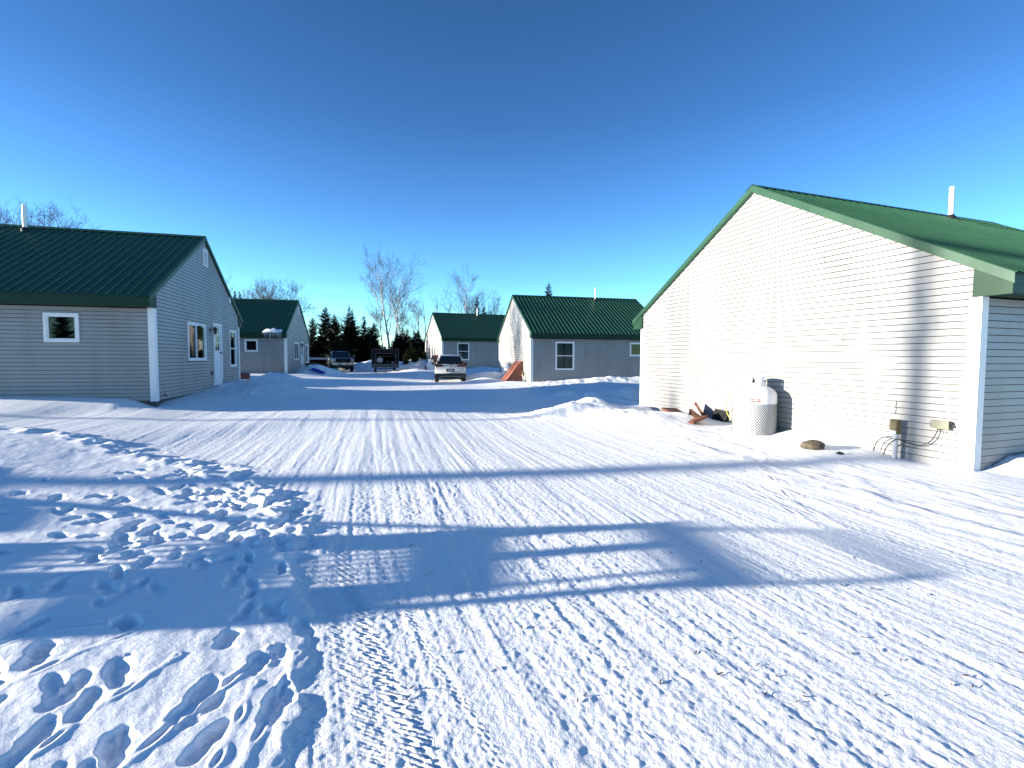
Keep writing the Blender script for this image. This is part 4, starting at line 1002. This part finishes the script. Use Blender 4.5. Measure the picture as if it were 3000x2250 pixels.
def make_trailer():
    px, py = -11.35, 43.9; hd = math.atan2(px, py)*-1+.02
    t = thing('utility_trailer', 'black box trailer with framed opening full of bags, parked by the snow bank', 'trailer', (px, py, gz(px, py)-.02), hd)
    W2 = 1.18
    b = MB(); b.box(-W2, W2, -.05, 3.4, .48, .60); b.box(-W2, -W2+.03, 0, 3.4, .60, 2.10); b.box(W2-.03, W2, 0, 3.4, .60, 2.10); b.box(-W2+.03, W2-.03, 3.3, 3.4, .6, 2.1); b.box(-W2, W2, -.02, 3.4, 2.10, 2.14)
    b.build('box', M['panelblack'], t)
    p = MB(); p.box(-W2+.04, W2-.04, 0, .04, 1.78, 2.09); p.box(-W2+.04, -.88, 0, .04, .82, 1.78); p.box(.93, W2-.04, 0, .04, .82, 1.78); p.build('front_panel', M['panelblack'], t)
    f = MB(); e = .025
    for x in (-W2, W2-.03): f.box(x-.004, x+.034, -.05, -.02, .48, 2.14)
    f.box(-W2+.03, W2-.03, -.05, -.021, 2.11, 2.142)
    f.build('edge_frame', M['steelgrey'], t)
    g = MB()
    g.box(-.88, -.83, -.06, .0, .80, 1.74); g.box(.86, .92, -.06, .0, .80, 1.74); g.box(-.83, .86, -.06, .0, 1.70, 1.745); g.box(-.83, .86, -.055, -.02, 1.46, 1.49); g.build('inner_frame', M['steelgrey'], t)
    d = MB(); d.box(-W2, W2, -.10, -.055, .62, .80); d.box(-W2, W2, -.09, -.055, .46, .615); d.build('lower_rail', M['steelgrey'], t)
    tg = MB(); tg.tube([(-.7, -.05, .52), (0, -.9, .50)], .035, 6); tg.tube([(.7, -.05, .52), (0, -.9, .50)], .035, 6); tg.tube([(0, -.8, .62), (0, -.8, .05)], .03, 8); tg.box(-.08, .08, -1.05, -.8, .48, .55); tg.lathe([(.001, 0), (.09, .01), (.09, .03)], 12, c=(0, -.8, 0)); tg.build('tongue', M['black'], t)
    for x in (-.86, .86): wheel(t, x, 1.9, .33, .22, 'steelgrey')
    ax = MB(); ax.tube([(-.86, 1.9, .33), (.86, 1.9, .33)], .04, 8); ax.build('axle', M['black'], t)
    base = Matrix.Translation(t.location) @ Matrix.Rotation(hd, 4, 'Z')
    # cargo lies inside: separate things
    def bag(label, x, z, rx, rz, m, seed):
        bm = bmesh.new(); bmesh.ops.create_icosphere(bm, subdivisions=3, radius=1); rr_ = random.Random(seed)
        for v in bm.verts:
            n = v.co.copy(); k = 1+.16*math.sin(n.x*5+seed)*math.cos(n.z*6+seed)+rr_.uniform(-.06, .06); v.co = Vector((n.x*rx*k, n.y*.22*k, n.z*rz*k))
        me = bpy.data.meshes.new('cargo_bag'); bm.to_mesh(me); bm.free(); me.materials.append(M[m]); o = bpy.data.objects.new('cargo_bag', me); COL.objects.link(o)
        o.location = base @ Vector((x, .35, z)); o.rotation_euler = (0, 0, hd); tag(o, label, 'bag', 'cargo in the black trailer')
    bag('crumpled white bag on the left inside the black trailer', -.50, 1.14, .30, .26, 'conduit', 1)
    bag('low white bundle on the right inside the black trailer', .66, .93, .14, .10, 'conduit', 2)
    bag('green bundle right of centre inside the black trailer', .25, .98, .18, .13, 'green', 3)
make_trailer()

def flatbed():
    px, py = -20.0, 52.5; t = thing('flatbed_trailer', 'low grey flatbed trailer parked left of the pickup', 'trailer', (px, py, gz(px, py)-.02), R(20))
    b = MB(); b.box(-2.0, 2.0, -.9, .9, .95, 1.05); b.build('deck', M['panelblack'], t)
    b = MB(); b.box(-2.0, 2.0, -.95, -.9, 1.05, 1.28); b.build('side_rail', M['conduit'], t)
    b = MB()
    for x in (-1.9, 0, 1.9): b.box(x-.04, x+.04, -.9, -.84, .45, .95)
    b.box(-1.95, 1.95, -.9, -.84, .45, .53); b.build('under_frame', M['black'], t)
    for x in (-1.1, 1.1):
        for y in (-.75, .75):
            m = MB(); m.lathe([(.2, -.1), (.36, -.1), (.38, -.05), (.38, .05), (.36, .1), (.2, .1), (.001, .1)], 20, c=(x, y, .38), axis='y'); m.build('wheel', M['rubber'], t)
flatbed()

# ------------------------------------------------------------------ slatted wooden stand left of the view: throws the barred shadow on the snow
def stand():
    X0 = -9.0
    t = thing('shadow_stand', 'weathered wooden stand with slatted panels and open top frame, left of the trodden snow', 'wooden stand', (X0, 0, 0), 0)
    zb = .2
    p = MB(); p.box(-.04, .0, 1.93, 2.98, zb, 1.02); p.box(-.04, 0, 2.98, 3.2, zb, .88); p.box(-.04, .0, 1.90, 2.94, 1.15, 1.285); p.box(-.04, 0, 1.66, 2.92, 1.385, 1.54)
    p.build('boards', M['wood'], t)
    for y0, y1, z0, z1, n in ((2.34, 2.96, 1.02, 1.15, 5), (1.92, 2.56, 1.285, 1.385, 7)):
        for i in range(n+1):
            y = y0+(y1-y0)*i/n; s = MB(); s.box(-.03, -.005, y-.022, y+.022, z0, z1); s.build('slat', M['wood'], t)
    q = MB(); q.box(-.04, 0, 1.93, 2.34, 1.02, 1.15); q.box(-.04, 0, 2.56, 2.92, 1.285, 1.385); q.box(-.04, 0, 1.42, 1.92, 1.10, 1.385); q.box(-.04, 0, 1.52, 1.72, 1.385, 1.42); q.build('end_boards', M['wood'], t)
    for i, (y0, z0, y1, z1, w) in enumerate(((1.78, 1.47, 1.66, 1.80, .03), (2.30, 1.47, 2.32, 1.75, .045), (2.83, 1.47, 2.78, 1.76, .045), (1.50, 1.42, 1.52, 1.75, .03))):
        pass
    r = MB()
    # rails run across, uprights stand
    r.box(-.06, -.02, 1.50, 1.60, 1.42, 1.80); r.box(-.06, -.02, 1.72, 1.78, 1.54, 1.80); r.box(-.06, -.02, 2.18, 2.34, 1.54, 1.77); r.box(-.06, -.02, 2.66, 2.82, 1.54, 1.78)
    r.build('uprights', M['wood'], t)
    tb = MB(); tb.prism([(1.42, 1.76), (2.80, 1.74), (2.80, 1.85), (1.42, 1.88)], -.11, -.065, 'x'); tb.build('top_beam', M['wood'], t)
    w = MB(); w.tube([(-.2, 4.25, .80), (-.2, 3.30, 1.24), (-.2, 2.86, 1.56), (-.2, 2.74, 1.76)], .036, 8); w.tube([(-.2, 4.25, .80), (-.2, 4.3, .2)], .03, 8); w.build('brace', M['wood'], t)
    m = MB(); m.tube([(-.2, 1.50, 1.72), (-.2, 1.40, 1.9), (-.2, 1.27, 2.10)], .035, 8); m.tube([(-.2, 2.74, 1.77), (-.2, 2.25, 2.07)], .028, 8); m.tube([(-.2, 1.27, 2.10), (-.2, 2.25, 2.07)], .028, 8); m.build('lean_poles', M['wood'], t)
stand()

# ------------------------------------------------------------------ trees
def conifer(label, x, y, H, rad, seed, group='dark spruces along the wood', m='spruce', low=.03, dens=1.0, cat='spruce tree'):
    rr_ = random.Random(seed); z0 = gz(x, y)-.1
    t = thing('spruce_tree', label, cat, (x, y, z0), rr_.uniform(0, 6.28), group)
    tr = MB(); tr.tube([(0, 0, 0), (0, 0, H*.5), (0, 0, H*.97)], [H*.013+.03, H*.008+.02, .008], 7); tr.build('trunk', M['bark'], t)
    vs = []; fs = []
    def tri(a, b, c):
        o = len(vs); vs.extend((a, b, c)); fs.append((o, o+1, o+2))
    z = H*low
    while z < H*.985:
        k = z/H; L = rad*((1-k)**.85)*(.75+.25*math.sin(k*9+seed))+.05
        n = int((7+7*(1-k))*dens)
        for i in range(n):
            a = rr_.uniform(0, 6.283); l = L*rr_.uniform(.55, 1.18); dz = rr_.uniform(-.12, .12)
            d = Vector((math.cos(a), math.sin(a), 0)); s = Vector((-d.y, d.x, 0)); p0 = Vector((0, 0, z+dz))
            droop = -.28+.55*k; q = 6 if l > .8 else 4
            for j in range(q):
                f0 = (j+.2)/q; f1 = (j+1.25)/q
                c0 = p0+d*l*f0+Vector((0, 0, l*(droop*f0+.22*f0*f0))); c1 = p0+d*l*f1+Vector((0, 0, l*(droop*f1+.22*f1*f1)))
                w = l*.30*(1.15-f0)+.06
                for sg in (-1, 1):
                    tip = (c0+c1)/2+s*sg*w*rr_.uniform(.7, 1.3)+Vector((0, 0, -w*rr_.uniform(.1, .7)))+d*w*.5
                    tri(c0, c1, tip)
                if rr_.random() < .6: tri(c0, c1, (c0+c1)/2+Vector((0, 0, -w*.8))+s*rr_.uniform(-.05, .05))
        z += H*.017+.04
    tri(Vector((-.03, 0, H*.93)), Vector((.03, 0, H*.93)), Vector((0, 0, H*1.02))); tri(Vector((0, -.03, H*.93)), Vector((0, .03, H*.93)), Vector((0, 0, H*1.02)))
    me = bpy.data.meshes.new('crown'); me.from_pydata([tuple(v) for v in vs], [], fs); me.materials.append(M[m])
    o = bpy.data.objects.new('crown', me); COL.objects.link(o); o.parent = t
    return t

def bare_tree(label, x, y, H, seed, stems=1, spread=.5, first=.35, birch=True, dens=1.0, lean=(0, 0), group='bare trees beyond the houses', rt=None, name='bare_tree', stemlean=None, depth=4, straight=False):
    rr_ = random.Random(seed); z0 = gz(x, y)-.1; H = H*(.86 if x > -30 else 1.0)
    t = thing(name, label, 'tree', (x, y, z0), 0, group)
    tk = MB(); cr = MB(); rt = rt or H*.011+.04
    def grow(p, d, L, r, lev, mb):
        n = 5 if lev == 0 else (4 if lev < 3 else 3)
        pts = [p.copy()]; dd = d.copy(); rad = [r]
        for i in range(n):
            wob = (.10 if not straight else .03) if lev == 0 else .22
            dd = (dd+Vector((rr_.uniform(-wob, wob), rr_.uniform(-wob, wob), rr_.uniform(-wob*.3, wob)+(.10 if lev else .04)))).normalized()
            p = p+dd*L/n; pts.append(p.copy()); rad.append(r*(1-(i+1)/n*(.9 if lev == 0 else .78)))
        mb.tube(pts, rad, 7 if lev == 0 else (4 if lev == 1 else 3), cap=False, smooth=lev < 2)
        if lev >= depth: return
        k = {0: int(15*dens), 1: int(7*dens), 2: int(5*dens), 3: 3}[lev]
        for i in range(k):
            f = rr_.uniform(first, .93) if lev == 0 else rr_.uniform(.22, 1.0); q = f*n; j = min(int(q), n-1); w = q-j
            bp = pts[j].lerp(pts[j+1], w); br = (rad[j]*(1-w)+rad[j+1]*w)
            ax = (pts[j+1]-pts[j]).normalized(); a = rr_.uniform(0, 6.283)
            u = ax.orthogonal().normalized(); v = ax.cross(u); side = u*math.cos(a)+v*math.sin(a)
            ang = rr_.uniform(.5, 1.05)*(1.0 if lev else spread*2.1)
            nd = (ax*math.cos(ang)+side*math.sin(ang)).normalized()
            LL = L*rr_.uniform(.30, .48)*(1.25-f*.75) if lev == 0 else L*rr_.uniform(.32, .58)
            grow(bp, nd, LL, max(br*(.55 if lev == 0 else .5), .0065), lev+1, tk if lev == 0 else cr)
    for s in range(stems):
        if stemlean: dx, dy = stemlean[s]
        else: dx, dy = lean
        d = Vector((dx, dy, 1)).normalized(); grow(Vector((0.12*s, 0, 0)), d, H*rr_.uniform(.93, 1.0) if s else H*.97, rt*(1 if s == 0 else .85), 0, tk)
    tk.build('trunk', M['birch'] if birch else M['bark'], t); cr.build('crown', M['twig'], t)
    return t

def at_px(u, depth): return (u-1500)/1435.4*depth
def Hpx(v, depth): return 1.6+(1050-v)/1435.4*depth-.3
CON = [(919, 932, 58, 1.7), (956, 900, 60, 1.9), (982, 934, 56, 1.8), (1025, 902, 58, 1.7), (1034, 909, 59, 1.3), (1068, 938, 57, 1.5), (1081, 962, 58, 1.1), (1097, 947, 60, 1.6),
       (1166, 976, 58, 1.4), (1180, 962, 60, 1.5), (1195, 966, 58, 1.4), (1214, 970, 61, 1.4), (1226, 972, 57, 1.3), (1234, 992, 58, 1.3), (1012, 975, 60, 1.4), (1052, 985, 59, 1.3), (940, 960, 63, 1.5)]
NUMW = ['tall', 'pointed', 'broad', 'narrow', 'dense', 'shaggy']
desc = ['spruce close beside the gable of the second left house', 'tallest pointed spruce left of the pickup', 'broad spruce rising behind the pickup cab', 'tall spruce with ragged top just right of the pickup', 'slimmer twin crowding the tall spruce right of the pickup',
        'pointed spruce halfway between pickup and black trailer', 'thin short spruce left of the black trailer', 'broad cone shaped spruce above the left edge of the black trailer', 'low dark spruce right of the white birch trunk',
        'spruce with narrow top between birch and farthest house', 'slender spruce above the right edge of the black trailer', 'dark spruce left of the farthest house', 'spruce beside the slim birch near the farthest house', 'short spruce against the gable of the farthest house',
        'low spruce filling the gap behind the pickup roof', 'low spruce filling the gap right of the pickup', 'spruce behind the two leftmost ones']
for i, (u, v, d, rd) in enumerate(CON):
    conifer(desc[i], at_px(u, d), d, Hpx(v, d), rd*1.35, 100+i)
# second row closing the wood
rr_ = random.Random(5)
for i in range(30):
    u = 900+i*12+rr_.uniform(-4, 4); d = rr_.uniform(63, 72); v = rr_.uniform(975, 1003)
    if 1110 < u < 1160: v = 1015
    conifer('dark spruce in the packed back row of the wood', at_px(u, d), d, Hpx(v, d), rr_.uniform(1.5, 2.1), 300+i, group='spruces packed in the back row of the wood')
conifer('dark spruce top above the ridge behind the vent pipe of the farthest house', at_px(1398, 66), 66, Hpx(872, 66), 2.4, 501)
conifer('smaller spruce top right of the one above the farthest ridge', at_px(1418, 67), 67, Hpx(896, 67), 2.0, 502)
conifer('lone spruce top above the ridge of the middle right house', at_px(1606, 52), 52, Hpx(829, 52), 2.1, 503)
conifer('tiny spruce tip above the left end of the second left roof', at_px(693, 47), 47, Hpx(853, 47), 1.7, 504)
conifer('second small spruce tip above the second left roof', at_px(708, 49), 49, Hpx(855, 49), 1.8, 505)
for i, (x, y, H) in enumerate(((-25.5, 44.5, 5.6), (-27.5, 45.5, 6.0), (-24.0, 46.5, 5.4), (-29.5, 42.5, 6.2), (-28.5, 39.8, 5.4))):
    conifer('spruce hidden behind the roof of the second left house', x, y, H, 2.2, 520+i, group='spruces hidden behind the second left house')
for i, (u, d, H) in enumerate(((1190, 50.5, 1.5), (1203, 51.5, 1.9), (1216, 50.5, 1.2), (1229, 52, 1.3), (1244, 51, .9))):
    lab = ['young yellow green fir just right of the black trailer', 'tallest young yellow green fir on the far snow bank', 'small young fir in the middle of the far snow bank', 'young fir left of the farthest house', 'smallest young fir touching the farthest house'][i]
    conifer(lab, at_px(u, d), d, H, H*.42, 600+i, group='young firs on the far snow bank', m='fir', cat='young fir')

bare_tree('tall white birch with two stems towering behind the black trailer', at_px(1151, 62), 62, Hpx(742, 62), 31, stems=2, spread=.42, first=.30, dens=1.25, stemlean=[(-.05, 0), (.03, .02)], rt=.17, name='birch_tree')
bare_tree('smaller bare tree left of the two stemmed birch', at_px(1124, 64), 64, Hpx(889, 64), 12, spread=.4, first=.4, birch=False)
bare_tree('bare tree leaning right of the two stemmed birch', at_px(1172, 63), 63, Hpx(876, 63), 13, spread=.45, first=.35, lean=(.03, 0), birch=True)
bare_tree('slim bare birch near the gable of the farthest house', at_px(1224, 60), 60, Hpx(876, 60), 14, spread=.42, first=.35)
bare_tree('forked dead tree above the gable of the farthest house', at_px(1254, 62), 62, Hpx(848, 62), 15, spread=.4, first=.45, dens=.35, birch=False, depth=2, stems=2, stemlean=[(.05, 0), (-.16, 0)])
bare_tree('dead forked tree above the left end of the farthest roof', at_px(1302, 64), 64, Hpx(838, 64), 16, spread=.4, first=.5, dens=.45, birch=False, depth=3, stems=2, stemlean=[(-.05, 0), (.12, 0)])
bare_tree('large spreading bare tree above the middle of the farthest roof', at_px(1367, 66), 66, Hpx(775, 66), 17, spread=.5, first=.25, dens=1.35)
bare_tree('bare tree just left of the middle right gable', at_px(1441, 66), 66, Hpx(850, 66), 18, spread=.5, first=.3, birch=False, stems=2, stemlean=[(-.04, 0), (.12, 0)])
bare_tree('bare tree rising behind the leftmost spruces', at_px(950, 68), 68, Hpx(892, 68), 19, spread=.6, first=.3, birch=False)
bare_tree('bare tree showing behind the pickup spruces', at_px(985, 70), 70, Hpx(905, 70), 20, spread=.6, first=.3, birch=False)
bare_tree('thin bare tree between the spruces right of the pickup', at_px(1056, 66), 66, Hpx(925, 66), 27, spread=.5, first=.3, birch=False)
bare_tree('wide bare tree above the middle of the second left roof', at_px(812, 52), 52, Hpx(808, 52), 21, spread=.6, first=.2, birch=False, dens=1.3, stems=3, stemlean=[(.02, 0), (-.22, .05), (.26, 0)])
bare_tree('low bare tree above the left part of the second left roof', at_px(742, 56), 56, Hpx(842, 56), 22, spread=.6, first=.3, birch=False, stems=2, stemlean=[(-.1, 0), (.15, 0)])
bare_tree('bare tree in the gap right of the near left gable', at_px(656, 50), 50, Hpx(785, 50), 23, spread=.6, first=.3, birch=False, dens=.9)
bare_tree('bare tree above the left end of the near left roof', -25.0, 24.0, Hpx(600, 24.0)*1.1, 24, spread=.4, first=.5, birch=True, rt=.08, dens=.7, depth=4)
bare_tree('smaller bare tree beside the vent pipe of the near left roof', -24.0, 25.3, Hpx(618, 25.3)*1.08, 29, spread=.5, first=.35, birch=False, rt=.07, dens=1.0, stems=2, stemlean=[(-.10, 0), (.12, 0)])
# trees left of the view whose trunks shade the road and the sunlit gable
for i, (x, y, H, sd, rt_) in enumerate(((-47, -1.80, 19, 42, .30), (-50, -2.62, 18, 44, .26), (-52, 2.6, 14, 43, .2))):
    lab = ['tallest thick stemmed tree far left of the drive', 'thick stemmed tree just behind the tallest one far left', 'slim bare tree farthest out on the left'][i]
    bare_tree(lab, x, y, H, sd, spread=.35, first=.6, birch=False, rt=rt_, dens=.5, depth=2, straight=True, group='bare trees left of the drive')

for i in range(16):
    a = math.radians(200+i*9.5); d_ = 44+5*math.sin(i*2.3)
    X_, Y_ = d_*math.cos(a), d_*math.sin(a)-6
    if i < 5:
        t_ = conifer('spruce of the wood edge behind the viewpoint', X_, Y_, 9+1.5*math.sin(i*1.7), 2.8, 700+i, group='spruces of the wood edge behind the viewpoint'); 
        if i == 0: src = []
        src.append(t_)
    else:
        o_ = src[i % 5]; c_ = o_.copy(); COL.objects.link(c_); c_.location = (X_, Y_, gz(X_, Y_)-.1); c_.rotation_euler = (0, 0, i*1.3)
        for ch in list(o_.children):
            q_ = ch.copy(); COL.objects.link(q_); q_.parent = c_
# bark crumbs and broken twigs dropped on the packed snow
mb = MB(); rr_ = random.Random(77)
for i in range(230):
    y = 2.2+rr_.random()**1.5*9; x = rr_.uniform(-1.3, 3.4)*(.5+y*.12)-road_x(y)*0+road_x(y)*.5+.6
    a = rr_.uniform(0, 3.14); L = rr_.uniform(.004, .016)*(1.8 if rr_.random() < .08 else 1); z = gz(x, y)+.006
    if bank_dist(np.array([x]), np.array([y]))[0] > 0 and x < 0: continue
    mb.tube([(x-L*math.cos(a), y-L*math.sin(a), z), (x+L*math.cos(a), y+L*math.sin(a), z+.003)], rr_.uniform(.0015, .004), 4, smooth=False)
tag(mb.build('litter', M['rustd']), 'dark bark crumbs and twig bits scattered on the packed snow of the drive', 'litter', kind='stuff')
